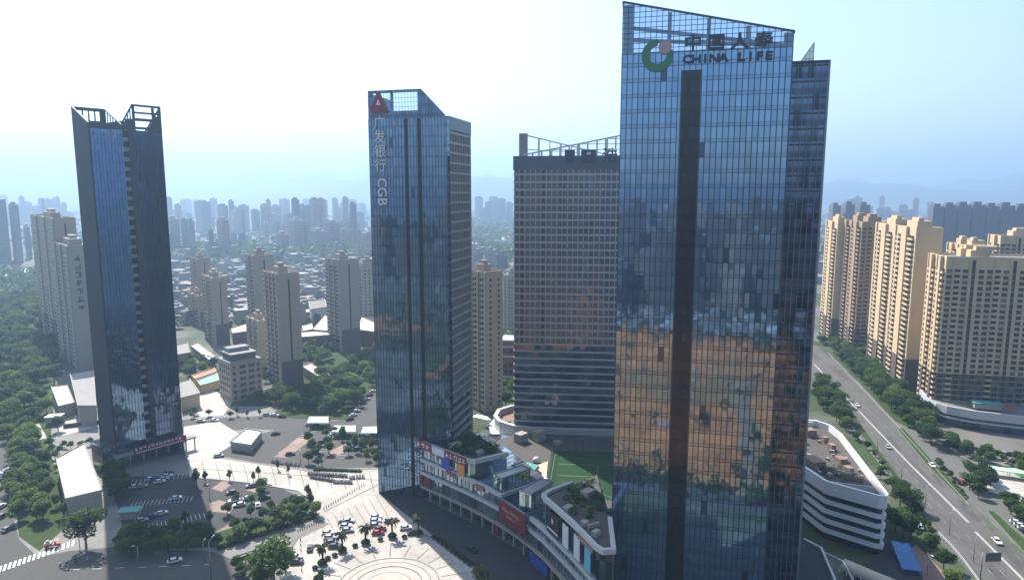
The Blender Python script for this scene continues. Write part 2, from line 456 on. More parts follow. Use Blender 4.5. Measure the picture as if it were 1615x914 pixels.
# --- ground cover near the camera (measured on the photo)
sheet('sidewalk', gpoly([(-60, 640), (300, 640), (640, 640), (640, 790), (760, 914), (760, 985), (-120, 985)]), M['walk'])
sheet('avenue', [(G(1288, 545)[0], G(1288, 545)[1])] + gpoly([(1306, 556), (1412, 668), (1492, 757), (1560, 835), (1680, 935), (1680, 990), (1560, 990), (1552, 925), (1462, 835), (1433, 790), (1370, 708), (1318, 640), (1270, 575), (1262, 545)]), M['avenue'])
sheet('avenue_far', gpoly([(1288, 548), (1262, 548), (1205, 480), (1212, 480)]), M['avenue'])
sheet('service_road', gpoly([(1418, 665), (1475, 676), (1530, 745), (1600, 815), (1680, 880), (1680, 918), (1600, 858), (1535, 795), (1480, 740), (1440, 697)]), M['service'])
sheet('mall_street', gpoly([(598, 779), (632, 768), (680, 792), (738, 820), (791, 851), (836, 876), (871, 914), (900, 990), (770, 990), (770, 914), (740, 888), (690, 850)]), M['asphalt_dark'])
sheet('cross_street', gpoly([(-80, 985), (-40, 850), (-10, 690), (15, 690), (14, 790), (30, 850), (60, 878), (110, 868), (180, 862), (330, 868), (420, 900), (520, 985)]), M['asphalt'])
sheet('back_street', gpoly([(270, 662), (420, 655), (520, 664), (600, 655), (610, 668), (520, 682), (400, 676), (270, 684)]), M['asphalt'])
sheet('side_street', gpoly([(548, 668), (602, 600), (602, 575), (612, 575), (612, 672)]), M['asphalt'])
sheet('left_road', gpoly([(-60, 980), (-60, 690), (0, 690), (18, 700), (12, 780), (0, 985)]), M['asphalt'])
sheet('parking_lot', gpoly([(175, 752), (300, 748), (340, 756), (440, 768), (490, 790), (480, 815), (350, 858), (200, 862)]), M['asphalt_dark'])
sheet('parking_lot', gpoly([(335, 716), (395, 688), (440, 676), (604, 672), (604, 736), (490, 738), (400, 728)]), M['asphalt'])
sheet('plaza', gpoly([(298, 752), (300, 722), (345, 722), (420, 734), (490, 744), (604, 740), (598, 779), (690, 850), (740, 888), (768, 914), (765, 990), (420, 990), (445, 900), (470, 850), (500, 818), (490, 790), (470, 774), (400, 762)]), M['stone'])
sheet('concrete_yard', gpoly([(291, 672), (345, 664), (384, 688), (358, 706), (332, 722), (296, 724)]), M['stone2'])
sheet('driveway', gpoly([(340, 862), (470, 828), (500, 816), (520, 826), (470, 850), (380, 885)]), M['walk'])
for q in ([(333, 770), (352, 757), (370, 760), (350, 775)], [(330, 793), (346, 788), (372, 795), (362, 809), (334, 806)], [(338, 840), (360, 826), (380, 830), (352, 845)], [(385, 771), (404, 764), (424, 767), (404, 777)], [(432, 720), (470, 690), (492, 692), (452, 722)], [(520, 712), (545, 698), (552, 706), (528, 722)]):
    sheet('parking_bays', gpoly(q), M['pink'])
sheet('lawn', gpoly([(386, 790), (418, 762), (430, 764), (398, 792)]), M['grass'])
sheet('lawn', gpoly([(180, 848), (330, 842), (480, 800), (500, 812), (350, 862), (185, 868)]), M['grass'])
sheet('lawn', gpoly([(-40, 420), (60, 420), (95, 520), (88, 600), (80, 690), (-60, 700)]), M['grass'])
sheet('lawn', gpoly([(14, 700), (70, 690), (96, 760), (104, 830), (62, 868), (30, 845)]), M['grass'])
sheet('lawn', gpoly([(430, 655), (470, 600), (520, 560), (600, 545), (600, 600), (545, 662), (470, 660)]), M['grass'])
sheet('yard', gpoly([(300, 640), (330, 610), (366, 634), (352, 655), (318, 658)]), M['stone2'])
sheet('yard', gpoly([(95, 660), (150, 646), (158, 672), (88, 690)]), M['stone2'])
sheet('yard', gpoly([(20, 676), (62, 668), (74, 690), (22, 704)]), M['stone2'])
# grass strips of the avenue, each a raised kerbed bed
def bed(px, h=0.26):
    pts = gpoly(px)
    mb = MB().prism(pts, 0.0, h, 0, 1)
    mb.build('verge', [M['concrete'], M['grass']])['kind'] = 'structure'
bed([(1416, 676), (1424, 675), (1470, 727), (1528, 784), (1520, 790), (1462, 733)])
bed([(1557, 806), (1566, 806), (1640, 872), (1680, 908), (1672, 915), (1620, 876)])
bed([(1312, 600), (1302, 602), (1345, 668), (1400, 740), (1424, 776), (1432, 772), (1386, 710), (1340, 645)])
bed([(1437, 795), (1446, 796), (1466, 824), (1482, 846), (1476, 850), (1450, 822)])
# kerb stones
def kerb(px, name='kerb'):
    MB().strip(gpoly(px), -0.15, 0.15, 0.0, 0.27).build(name, M['concrete'])['kind'] = 'structure'
kerb([(1306, 556), (1412, 668), (1492, 757), (1528, 796)])
kerb([(1318, 640), (1370, 708), (1433, 790)])
kerb([(598, 779), (690, 850), (740, 888), (768, 914)])
kerb([(298, 752), (400, 762), (470, 774), (490, 790)])
# painted lines
lines = MB()
def dash(p0, p1, w, z, L=None, gap=None):
    a, b = Vector(p0), Vector(p1); d = (b-a); n_ = d.length; d.normalize(); s = Vector((-d.y, d.x))*w/2
    t = 0.0
    while t < n_:
        e = n_ if L is None else min(n_, t+L)
        q = [a+d*t-s, a+d*e-s, a+d*e+s, a+d*t+s]
        lines.face([(v.x, v.y, z) for v in q])
        if L is None: break
        t += L+gap
zt = 0.004*(LEVEL[0]+2)
dash(G(1284, 574), G(1431, 728), 1.0, zt); dash(G(1431, 728), G(1528, 824), 1.0, zt); dash(G(1538, 838), G(1660, 960), 1.0, zt)
for k in (-8.5, -5, 5, 8.5):
    a, b = Vector(G(1290, 580)), Vector(G(1640, 938)); d = (b-a).normalized(); s = Vector((-d.y, d.x))*k
    dash(a+s, b+s, 0.12, zt, 4, 8)
lines.build('avenue_markings', M['worn_paint'])['kind'] = 'structure'
lines = MB()
for i in range(16):                       # zebra crossing, bottom left
    x0, y0 = G(2+i*7.6, 892-i*2.7); dash((x0, y0), (x0+2.2, y0-4.0), 0.7, zt)
dash(G(110, 898), G(330, 890), 0.2, zt, 3, 4)
for (a, b, n_, L) in (((345, 752), (430, 762), 14, 5), ((200, 765), (300, 752), 16, 5), ((205, 800), (300, 790), 16, 5), ((215, 840), (330, 815), 18, 5), ((470, 700), (500, 680), 9, 5), ((545, 722), (570, 690), 9, 5), ((515, 712), (545, 682), 9, 5)):
    for i in range(n_):
        t = i/(n_-1); x0, y0 = G(a[0]+(b[0]-a[0])*t, a[1]+(b[1]-a[1])*t)
        A, B = Vector(G(*a)), Vector(G(*b)); d = (B-A).normalized()
        dash((x0, y0), (x0-d.y*L, y0+d.x*L), 0.14, zt)
lines.build('road_markings', M['white_paint'])['kind'] = 'structure'
# rings of the round plaza
RC = (-38.4, 197.0)
rb = MB()
for r0, r1 in ((15.5, 15.9), (12.9, 13.3), (10.3, 10.7), (7.0, 7.3)):
    for i in range(96):
        a0, a1 = 2*math.pi*i/96, 2*math.pi*(i+1)/96
        rb.face([(RC[0]+r*math.cos(a), RC[1]+r*math.sin(a), zt) for r, a in ((r0, a0), (r1, a0), (r1, a1), (r0, a1))])
rb.build('plaza_rings', M['ring'])['kind'] = 'structure'
mid = MB()
for r0, r1 in ((10.7, 12.9), (0.02, 7.0)):
    for i in range(96):
        a0, a1 = 2*math.pi*i/96, 2*math.pi*(i+1)/96
        mid.face([(RC[0]+r*math.cos(a), RC[1]+r*math.sin(a), zt) for r, a in ((r0, a0), (r1, a0), (r1, a1), (r0, a1))])
mid.build('plaza_inlay', paving('inlay_stone', (0.47, 0.42, 0.36), (0.33, 0.3, 0.26), 1.0, 0.15))['kind'] = 'structure'

pvb = MB(); zq = zt-0.004
def seam(a, b, w):
    A, B = Vector(G(*a)), Vector(G(*b)); d = (B-A).normalized(); s_ = Vector((-d.y, d.x))*w/2
    pvb.face([(v.x, v.y, zq) for v in (A-s_, B-s_, B+s_, A+s_)])
for i in range(13): seam((318+22*i, 728+1.4*i), (326+22*i, 756+1.6*i), 0.35)
for i in range(9): seam((505+11*i, 822-5*i), (520+13*i, 850-2*i), 0.3)
seam((512, 806), (596, 764), 0.5); seam((470, 846), (512, 822), 0.5); seam((300, 738), (600, 757), 0.35)
for i in range(22):
    a_ = 2*math.pi*i/22; pvb.face([(RC[0]+r*math.cos(a_+e), RC[1]+r*math.sin(a_+e), zq) for r, e in ((16.6, -0.01), (24, -0.007), (24, 0.007), (16.6, 0.01))])
pvb.build('paving_bands', M['ring'])['kind'] = 'structure'
# --- the ground behind the viewpoint, which the glass towers mirror
n = NT('orange_earth'); p = n.pos()
f = n.math('MULTIPLY_ADD', n.noise(p, 0.022, 6, 0.65), 0.55, n.math('MULTIPLY', n.noise(p, 0.11, 5, 0.7), 0.45))
g_ = n.noise(p, 0.35, 3, 0.6); o_ = n.ramp(n.noise(p, 0.009, 3), [(0.50, (0, 0, 0)), (0.60, (1, 1, 1))])
ore = n.ramp(f, [(0.36, (0.16, 0.075, 0.025)), (0.44, (0.33, 0.115, 0.035)), (0.53, (0.50, 0.18, 0.05)), (0.62, (0.38, 0.19, 0.08)), (0.70, (0.12, 0.10, 0.04))])
ore = n.mix(n.math('MULTIPLY', o_, 0.75), ore, n.mix(f, (0.07, 0.06, 0.02), (0.24, 0.16, 0.06)))
em = n.done(n.bsdf(n.vmath('SCALE', ore, scale=n.math('MULTIPLY_ADD', g_, 1.5, 0.28)), 0.95, 0, 0.1))
sheet('earthworks', [(-150, 112), (70, 100), (78, 60), (66, -40), (60, -190), (-20, -215), (-130, -200), (-190, -60)], em)
sheet('earthworks', [(-390, 70), (-250, 70), (-240, -30), (-390, -60)], em)
sheet('far_street', [(-200, 134), (110, 118), (110, 102), (-200, 116)], M['asphalt'])
sheet('far_street', [(80, 120), (95, 120), (82, -60), (72, -260), (58, -260), (66, -40)], M['service'])
sheet('far_street', [(52, 104), (63, 102), (54, 40), (30, -70), (22, -68), (46, 44)], asphalt('haul_road', (0.24, 0.15, 0.085), 0.5))
sheet('far_street', [(-500, -215), (300, -238), (300, -255), (-500, -232)], M['service'])

# ================================================================== LETTERING
def letters(parent, name, s, size, x, z, mat, y=-0.45, sx=1.0, bold=0.0, rot=0.0, depth=0.15):
    """upright lettering facing local -y, centred on (x, z)"""
    cu = bpy.data.curves.new('lettering_curve', 'FONT')
    cu.body = s; cu.size = size; cu.extrude = depth; cu.align_x = 'CENTER'; cu.align_y = 'CENTER'; cu.offset = bold; cu.resolution_u = 3
    t = bpy.data.objects.new('lettering_curve', cu); COL.objects.link(t)
    bpy.context.view_layer.update()
    dg = bpy.context.evaluated_depsgraph_get()
    me = bpy.data.meshes.new_from_object(t.evaluated_get(dg))
    bpy.data.objects.remove(t); bpy.data.curves.remove(cu)
    me.materials.clear(); me.materials.append(mat)
    o = link(name, me, parent, (x, y, z))
    o.rotation_euler = (R(90), rot, 0); o.scale = (sx, 1, 1)
    return o
def marks(parent, name, x, z, n, step, size, mat, y=-0.36, down=False, seed=1):
    """a run of characters too small to read: each a handful of brush-width strokes"""
    rnd = random.Random(seed); w = size*0.13
    for i in range(n):
        mb = MB(); cx, cz = (x, z-step*i) if down else (x+step*i, z)
        for k in range(rnd.choice((2, 3, 3))):
            zz = cz+size*rnd.uniform(-0.42, 0.42); l = size*rnd.uniform(0.25, 0.45); mb.box(cx-l, cx+l, y, y+0.12, zz-w/2, zz+w/2)
        for k in range(rnd.choice((1, 2, 2))):
            xx = cx+size*rnd.uniform(-0.35, 0.35); l = size*rnd.uniform(0.25, 0.48); mb.box(xx-w/2, xx+w/2, y-0.01, y+0.11, cz-l, cz+l)
        mb.build('character' if name == 'lettering' else name, mat, parent)
def place_on(root, loc, rz): root.location = loc; root.rotation_euler = (0, 0, rz); return root
def local(root, x, y, z=0.0):
    c, s = math.cos(root.rotation_euler[2]), math.sin(root.rotation_euler[2]); l = root.location
    return (l[0]+x*c-y*s, l[1]+x*s+y*c, l[2]+z)

# ================================================================== TOWER WITH THE GREEN RING LOGO
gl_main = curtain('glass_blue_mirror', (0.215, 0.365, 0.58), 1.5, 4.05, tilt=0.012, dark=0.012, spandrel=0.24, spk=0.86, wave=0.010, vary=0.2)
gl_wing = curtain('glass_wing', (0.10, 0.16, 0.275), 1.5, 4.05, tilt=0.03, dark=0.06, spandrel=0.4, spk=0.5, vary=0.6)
crown_glass = clear_glass('crown_glass', (0.50, 0.68, 0.90), 0.66)
CLR = R(-13.4)
t = thing('office_tower', 'tallest blue mirrored tower with sloping open crown and a dark vertical recess', 'skyscraper', (29.9, 192.5, 0), CLR)
W_, D_ = 43.6, 34.0
ZL, ZR, ZB, ZS = 171.0, 161.2, 157.3, 152.6
top = lambda x: ZL + (ZR-ZL)*x/W_
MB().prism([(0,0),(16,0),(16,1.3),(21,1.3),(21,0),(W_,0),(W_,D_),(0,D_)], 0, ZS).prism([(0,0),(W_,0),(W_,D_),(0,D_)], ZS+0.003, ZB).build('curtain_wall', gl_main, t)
m = MB().box(16.03, 20.97, 1.0, 1.2, 0, ZS-0.1)
for k in range(37): m.box(16.04, 20.96, 0.94, 1.0, 4.05*k+0.4, 4.05*k+1.0)
m.box(18.4, 18.6, 0.85, 1.0, 0, ZS-0.1)
m.build('recess_panel', curtain('recess_glass', (0.018, 0.024, 0.038), 1.2, 4.05, metal=0.5, rough=0.12, tilt=0.02, dark=0.05, spandrel=0.3, spk=0.5, vary=0.6), t)
m = MB().box(15.75, 16.0, -0.28, 1.29, 0, ZS-0.05)
m.box(21.0, 21.25, -0.28, 1.29, 0, ZS-0.05)
m.build('recess_jamb', M['fin'], t)
m = MB()
x = 0.0
while x <= W_+0.01:
    m.box(x-0.11, x+0.11, -0.22, 0.0, ZS if 15.9 < x < 21.1 else 0, ZB)
    x += 1.5
m.build('mullions', M['fin'], t)
m = MB()
for k in range(1, 39):
    for dz, h in ((0.0, 0.13), (0.97, 0.10)):
        z = 4.05*k+dz
        if z < ZB:
            [m.box(a_, b_, -0.07, -0.002, z, z+h) for a_, b_ in (((0.1, 15.5), (21.5, W_-0.1)) if z < ZS else ((0.1, W_-0.1),))]
m.build('transoms', M['fin'], t)
cr = MB()                                   # the crown: fins, rails, columns, a lean-to of beams behind
x = 0.0
while x <= W_+0.01:
    cr.box(x-0.08, x+0.08, -0.20, 0.0, ZB, top(x)); x += 1.5
z = ZB
while z < ZL:
    xe = W_ if z < ZR else W_*(ZL-z)/(ZL-ZR)
    if xe > 0.5: cr.box(0, xe, -0.10, 0.02, z, z+0.14)
    z += 1.35
cr.bar((0, -0.1, ZL), (W_, -0.1, ZR), 0.5)
cr.bar((W_, 0, ZR), (W_, D_, ZR-6), 0.5); cr.bar((0, 0, ZL), (0, D_, ZL-12), 0.5)
crown = cr.build('crown_frame', M['fin'], t)
cc = MB()
for x, w in ((1.5, 2.6), (12.4, 1.0), (22.5, 1.0), (32.4, 1.0), (42.4, 2.2)): cc.box(x-w/2, x+w/2, 0.5, 1.4, ZB, top(x)-0.4)
for dz in (6.3, 9.6): cc.prism([(0.3, 0.55), (W_-0.4, 0.55), (W_-0.4, 1.5), (0.3, 1.5)], ZB, [ZB+0.1]*4); cc.bar((0.4, 1.2, max(ZB+0.6, top(0)-dz)), (W_-0.5, 1.2, max(ZB+0.6, top(W_)-dz*0.55)), 0.9)
for x in (12.4, 22.5, 32.8): cc.bar((x, 1.2, top(x)-2), (x, 14, ZB+1), 0.6)
cc.box(3, 40, 9, 10, ZB+0.6, ZB+2)
cc.build('crown_columns', solid('crown_steel', (0.16, 0.22, 0.32), 0.5, 0.2, var=0.1), crown)
m = MB()
m.face([(0, 0.03, ZB), (W_, 0.03, ZB), (W_, 0.03, ZR), (0, 0.03, ZL)])
m.face([(W_, 0.03, ZB), (W_, D_, ZB), (W_, D_, ZR-6), (W_, 0.03, ZR)])
m.face([(0, 0.03, ZB), (0, D_, ZB), (0, D_, ZL-12), (0, 0.03, ZL)][::-1])
m.build('crown_glazing', crown_glass, crown)
m = MB()
for k in range(9): MB().box(-0.12, 0.02, 0.3, 2.2, 151+2.2*k, 151+2.2*k+1.1).build('side_louvre', M['frame_white'], crown)
MB().box(0.3, W_-0.3, 0.3, D_-0.3, ZB+0.02, ZB+0.5).build('roof', M['roofgrey'], t)
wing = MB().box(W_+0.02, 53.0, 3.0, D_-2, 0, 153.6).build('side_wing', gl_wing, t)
m = MB()
for k in range(38): m.box(W_+0.05, 53.1, 2.86, 3.0, 4.05*k+3.0, 4.05*k+3.5)
m.build('wing_bands', M['fin'], wing)
m = MB()
for k in range(7): m.box(W_+0.4+1.45*k, W_+0.52+1.45*k, 2.72, 2.86, 0, 153.6)
m.box(52.85, 53.3, 2.7, 4.0, 0, 154)
m.build('wing_mullions', M['fin_light'], wing)
MB().box(W_, 53.3, 2.8, D_-2, 153.62, 154.3).build('wing_parapet', M['darkwall'], wing)
m = MB(); m.face([(47.1, 26, 154.3), (52.8, 26, 154.3), (52.8, 26, 163)]); m.build('roof_screen', clear_glass('screen_glass', (0.55, 0.62, 0.62), 0.35), wing)
m = MB()
for k in range(6): m.bar((47.9+k, 26.1, 154.3), (47.9+k, 26.1, 155.3+1.48*k), 0.22)
for k in range(4): m.bar((47.4+1.5*k, 26.1, 154.8+2*k), (52.8, 26.1, 154.8+2*k), 0.2)
m.bar((47.1, 26.1, 154.3), (52.9, 26.1, 163.1), 0.35); m.bar((52.9, 26.1, 154.3), (52.9, 26.1, 163.3), 0.4)
m.build('screen_frame', M['frame_white'], wing)
TOW = t
# its sign
sg = thing('rooftop_sign', 'green ring logo and dark CHINA LIFE lettering across the tallest tower crown', 'sign', local(t, 0, -0.25, 0), CLR)
def ring_mesh(r0, r1, a0, a1, n, y0, y1):
    mb = MB()
    for i in range(n):
        u, w = a0+(a1-a0)*i/n, a0+(a1-a0)*(i+1)/n
        def rr(a):
            f = (a-a0)/(a1-a0); return r0 + (r1-r0)*0.22*abs(2*f-1)**3, r1
        P = [(r*math.cos(a), r*math.sin(a)) for a, r in ((u, rr(u)[0]), (u, rr(u)[1]), (w, rr(w)[1]), (w, rr(w)[0]))]
        mb.face([(x, y0, z) for x, z in P]); mb.face([(x, y1, z) for x, z in P][::-1])
        for k in ((0, 3), (1, 2)): mb.face([(P[k[0]][0], y0, P[k[0]][1]), (P[k[0]][0], y1, P[k[0]][1]), (P[k[1]][0], y1, P[k[1]][1]), (P[k[1]][0], y0, P[k[1]][1])])
    return mb
lg = ring_mesh(2.15, 4.15, R(88), R(380), 48, -0.35, 0.0).build('logo_ring', M['logo_green'], sg, loc=(9.4, 0, 156.6))
dt = MB()
for i in range(28):
    a, b = 2*math.pi*i/28, 2*math.pi*(i+1)/28; r = 1.75
    dt.face([(0, -0.5, 0), (r*math.cos(a), -0.5, r*math.sin(a)), (r*math.cos(b), -0.5, r*math.sin(b))])
    dt.face([(r*math.cos(a), -0.5, r*math.sin(a)), (r*math.cos(a), 0, r*math.sin(a)), (r*math.cos(b), 0, r*math.sin(b)), (r*math.cos(b), -0.5, r*math.sin(b))])
dt.build('logo_disc', M['logo_pink'], sg, loc=(11.4, 0, 158.7))
for i, ch in enumerate('中国人寿'): letters(sg, 'character', ch, 4.3, 18.6+5.9*i, 159.2-0.05*i, M['navy'], -0.25, 1.08, 0.12)
for i, ch in enumerate('CHINA LIFE'):
    if ch != ' ': letters(sg, 'letter', ch, 2.9, 17.3+2.27*i, 155.3, M['navy'], -0.25, 1.25, 0.10)

# ================================================================== TOWER WITH THE RED TRIANGLE LOGO
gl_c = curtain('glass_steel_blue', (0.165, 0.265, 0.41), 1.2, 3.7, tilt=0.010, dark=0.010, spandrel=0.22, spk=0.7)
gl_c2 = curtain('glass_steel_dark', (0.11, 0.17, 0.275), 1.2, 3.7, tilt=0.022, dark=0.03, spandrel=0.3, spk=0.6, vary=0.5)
CGR = R(-15.2)
t = thing('office_tower', 'blue glass tower with red triangle logo and white characters down its left edge', 'skyscraper', (-53.9, 262.7, 0), CGR)
CW, CD, CT = 30.5, 28.0, 158.0
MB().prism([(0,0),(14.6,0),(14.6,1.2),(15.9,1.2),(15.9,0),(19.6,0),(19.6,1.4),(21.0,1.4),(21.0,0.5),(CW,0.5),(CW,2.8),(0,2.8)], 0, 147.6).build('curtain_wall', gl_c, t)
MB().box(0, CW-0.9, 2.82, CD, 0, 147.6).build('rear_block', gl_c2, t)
m = MB().box(14.62, 15.88, 1.0, 1.19, 0, 147.5); m.box(19.62, 20.98, 1.1, 1.39, 0, 147.5)
m.build('recess_panel', M['black'], t)
m = MB(); x = 0.0
while x < 21:
    if not (14.7 < x < 15.8 or 19.7 < x < 20.9): m.box(x-0.06, x+0.06, -0.16, 0, 0, 147.6)
    x += 1.2
x = 21.6
while x < CW: m.box(x-0.06, x+0.06, 0.34, 0.5, 0, 147.6); x += 1.2
m.build('mullions', M['fin'], t)
m = MB(); m2 = MB()
m.box(0, 20.9, 0.0, 0.5, 147.62, 150.4); m.box(0, 2.0, 0.0, 0.5, 150.4, CT); m.box(20.0, 20.9, 0.0, 0.5, 150.4, CT); m.box(9.2, 10.2, 0.0, 0.5, 150.4, CT); m.box(0, 20.9, 0, 0.5, 157.0, CT)
m.prism([(21.0, 0.02), (CW, 0.02), (CW, 0.5), (21.0, 0.5)], 147.62, [CT, 148.2, 148.2, CT])
m.box(0, 0.5, 0.5, 20, 147.62, CT-1)
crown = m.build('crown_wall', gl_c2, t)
x = 0.6
while x < 20.8: m2.box(x-0.06, x+0.06, -0.16, 0, 147.6, CT+0.2); x += 1.2
x = 21.6
while x < CW: m2.box(x-0.06, x+0.06, -0.16, 0.02, 147.6, CT-(x-21)*1.03); x += 1.2
for z in (151.8, 153.4, 155.0): m2.box(2.0, 20.0, 0.1, 0.25, z, z+0.12)
m2.bar((21, 0.2, CT), (CW, 0.2, 148.3), 0.4)
m2.build('crown_fins', M['fin_light'], crown)
MB().box(2.0, 20.0, 0.3, 0.34, 150.4, 157.0).build('crown_glazing', clear_glass('crown_clear_glass', (0.86, 0.94, 1.0), 0.9), crown)
# right flank: balcony slats on the lower floors, piers and slats
sl = MB()
for k in range(39): sl.box(CW-0.9, CW+0.35, 3.4, CD, 3.7*k+1.6, 3.7*k+2.45)
fl = sl.build('balcony_bands', M['slat'], t)
pr = MB()
for y in (6.4, 9.4, 12.5, 15.6, 18.6, 21.7, 24.6): pr.box(CW-0.9, CW+0.15, y-0.28, y+0.28, 40, 143.5)
pr.box(CW-0.9, CW+0.5, CD-1.2, CD+0.1, 0, 143.5)
pr.build('flank_piers', M['slat'], t)
MB().box(CW-0.9, CW+0.6, 0.52, 3.2, 0, 147.5).build('corner_glass', gl_c2, t)
m = MB().box(CW-9, CW+0.62, 2.9, CD+0.2, 143.6, 148.4); m.build('roof_band', solid('roof_band', (0.22, 0.26, 0.31), 0.5, 0.1), t)
MB().box(1, CW-9.1, 3, CD-1, 147.62, 148.1).build('roof', M['roofgrey'], t)
sg = thing('vertical_sign', 'red triangle emblem over white vertical bank name lettering on the glass tower', 'sign', local(t, 0, -0.2, 0), CGR)
tm = MB()
def tri(cx, cz, w, h, y0, y1, mb, r=0.35):
    P = [(cx-w/2+r, cz), (cx+w/2-r, cz), (cx+w/2, cz+r*1.5), (cx+r, cz+h), (cx-r, cz+h), (cx-w/2, cz+r*1.5)]
    mb.face([(x, y0, z) for x, z in P]); mb.face([(x, y1, z) for x, z in P][::-1])
    for i in range(len(P)):
        j = (i+1) % len(P); mb.face([(P[i][0], y0, P[i][1]), (P[i][0], y1, P[i][1]), (P[j][0], y1, P[j][1]), (P[j][0], y0, P[j][1])])
tri(4.6, 149.6, 7.4, 7.6, -0.6, 0, tm, 0.6)
e = tm.build('emblem', M['red'], sg)
tm = MB(); tri(4.6, 152.6, 1.9, 2.0, -0.72, -0.62, tm, 0.1); tm.build('emblem_centre', M['letter_white'], e)
for i, ch in enumerate('广发银行'): letters(sg, 'character', ch, 5.0, 4.7, 146.0-5.25*i, M['letter_white'], -0.2, 0.95, 0.03)
for i, ch in enumerate('CGB'): letters(sg, 'letter', ch, 5.2, 5.0, 124.2-3.55*i, M['letter_white'], -0.2, 1.0, 0.07, R(90))

# ================================================================== BANDED HOTEL TOWER
gl_t = curtain('glass_hotel', (0.10, 0.13, 0.19), 3.0, 3.3, tilt=0.03, dark=0.05, spandrel=0.0, vary=0.5, metal=0.75)
T3R = R(-6.0)
t = thing('banded_tower', 'grey banded tower with ruled floor lines and a white steel roof frame', 'skyscraper', (1.0, 305.0, 0), T3R)
TW, TD, TH3 = 64.0, 30.0, 130.4
MB().box(0, TW, 0, TD, 9, TH3).build('glazing', gl_t, t)
m = MB()
for k in range(37): m.box(-0.3, TW+0.3, -0.42, TD+0.3, 9.2+3.3*k, 9.2+3.3*k+0.8)
m.build('floor_bands', M['band'], t)
pz = 52.0
m = MB(); d = MB()
piers = [(0, 2.2), (4.2, 11.5), (13.6, 20.2), (22.2, 25.2), (26.4, 28.6), (34.6, 37.2), (43.2, 46.0), (47.6, 51.4), (53.8, 64)]
for a, b in piers: m.box(a, b, -0.16, 0.0, pz, TH3)
m.build('wall_panels', solid('panel_reflection', (0.105, 0.11, 0.125), 0.22, 0.35, var=0.2, scale=0.12), t)  # upper facade only: tone stands in for the bright city mirrored there
m = MB(); x = 0.1
while x < TW: m.box(x-0.17, x+0.17, -0.36, 0.0, pz, TH3); x += 2.35
m.build('piers', M['band'], t)
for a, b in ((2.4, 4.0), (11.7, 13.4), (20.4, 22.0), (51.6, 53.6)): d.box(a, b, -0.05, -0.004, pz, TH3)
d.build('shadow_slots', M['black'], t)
MB().box(-0.45, TW+0.4, -0.6, TD+0.4, TH3+0.02, 136.4).build('roof_band', solid('dark_roof_band', (0.055, 0.085, 0.12), 0.35, 0.2), t)
m = MB()
m.box(1.8, 5.4, 3, 6.6, 136.4, 146.4)
rf = m.build('roof_column', M['concrete'], t)
m = MB()
a0, a1 = Vector((5.4, 6, 145.6)), Vector((44, 26, 137.5)); b0, b1 = Vector((4, 0.5, 136.9)), Vector((60, 0.5, 147.5))
m.bar(a0, a1, 0.55); m.bar(b0, b1, 0.65); m.bar((5.4, 6, 139.6), (30, 19, 138.6), 0.35)
for i in range(1, 8):
    p = a0.lerp(a1, i/8); m.bar(p, (p.x, p.y, 136.5), 0.9 if i % 2 else 0.5)
for i in range(1, 14):
    p = b0.lerp(b1, i/14); m.bar(p, (p.x, p.y, 136.5), 0.7 if i % 3 else 1.4)
for i in range(3, 14, 2):
    p = b0.lerp(b1, i/14); m.bar(p, (p.x, 12, 137), 0.5)
for z in (139.0, 141.4, 143.6): m.bar((6+(z-137)*5.3, 0.5, z), (60, 0.5, z), 0.3)
m.build('roof_frame', M['frame_white'], t)
MB().box(0.2, TW-0.2, 0.2, TD-0.2, 136.42, 136.46).build('roof', M['roofgrey'], t)
sg = thing('rooftop_sign', 'navy characters standing on the roof edge of the banded tower', 'sign', local(t, 0, -0.65, 0), T3R)
for x, w in ((24.3, 4.4), (32.4, 6.4)):
    m = MB().box(x-w/2, x+w/2, -0.25, 0, 133.0, 138.8); m.build('sign_panel', M['navy'], sg)
MB().box(31.6, 33.4, -0.3, -0.27, 136.8, 137.9).build('sign_panel', M['letter_white'], sg)
letters(sg, 'character', '浩', 6.6, 41.6, 136.0, M['navy'], -0.2, 1.0, 0.1)
letters(sg, 'character', '国', 6.2, 50.5, 136.0, M['navy'], -0.2, 1.0, 0.1)

# ================================================================== DARK SLIM TOWER ON THE LEFT
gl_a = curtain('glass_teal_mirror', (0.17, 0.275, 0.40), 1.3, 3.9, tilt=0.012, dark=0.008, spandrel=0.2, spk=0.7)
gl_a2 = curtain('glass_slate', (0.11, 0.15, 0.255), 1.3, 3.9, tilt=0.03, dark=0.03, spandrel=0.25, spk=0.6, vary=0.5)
ar = math.atan2(311.5-288.7, 175.2-155.9)
t = thing('slim_tower', 'slim dark glass tower with two unequal crowns and a black central recess', 'skyscraper', (-175.2, 288.7, 0), ar)
AW, AD = 29.9, 17.0
x1, x2 = 13.0, 17.6
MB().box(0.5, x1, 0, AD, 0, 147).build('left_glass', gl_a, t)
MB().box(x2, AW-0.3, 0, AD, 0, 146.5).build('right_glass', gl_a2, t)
m = MB().box(x1+0.01, x2-0.01, 3.2, AD-0.5, 0, 151); m.box(15.6, x2-0.02, -0.25, 3.2, 0, 152)
m.build('recess_wall', M['darkwall'], t)
for k in range(33):
    m = MB().box(x1+0.1, 15.5, 0.9, 3.1, 4.2*k+8, 4.2*k+8.5); m.box(x1+0.1, 15.5, 0.7, 0.85, 4.2*k+8, 4.2*k+9.6)
    m.build('balcony', M['fin_light'], t)
m = MB().box(-0.2, 0.48, -0.3, AD+0.2, 0, 147); m.prism([(-0.2, -0.3), (0.48, -0.3), (0.48, AD+0.2), (-0.2, AD+0.2)], 147, [149.3, 149.3, 157.2, 157.2]); m.build('end_wall', M['darkwall'], t)
m = MB(); x = 0.6
while x < x1: m.box(x-0.05, x+0.05, -0.14, 0, 0, 147); x += 1.3
x = x2+0.1
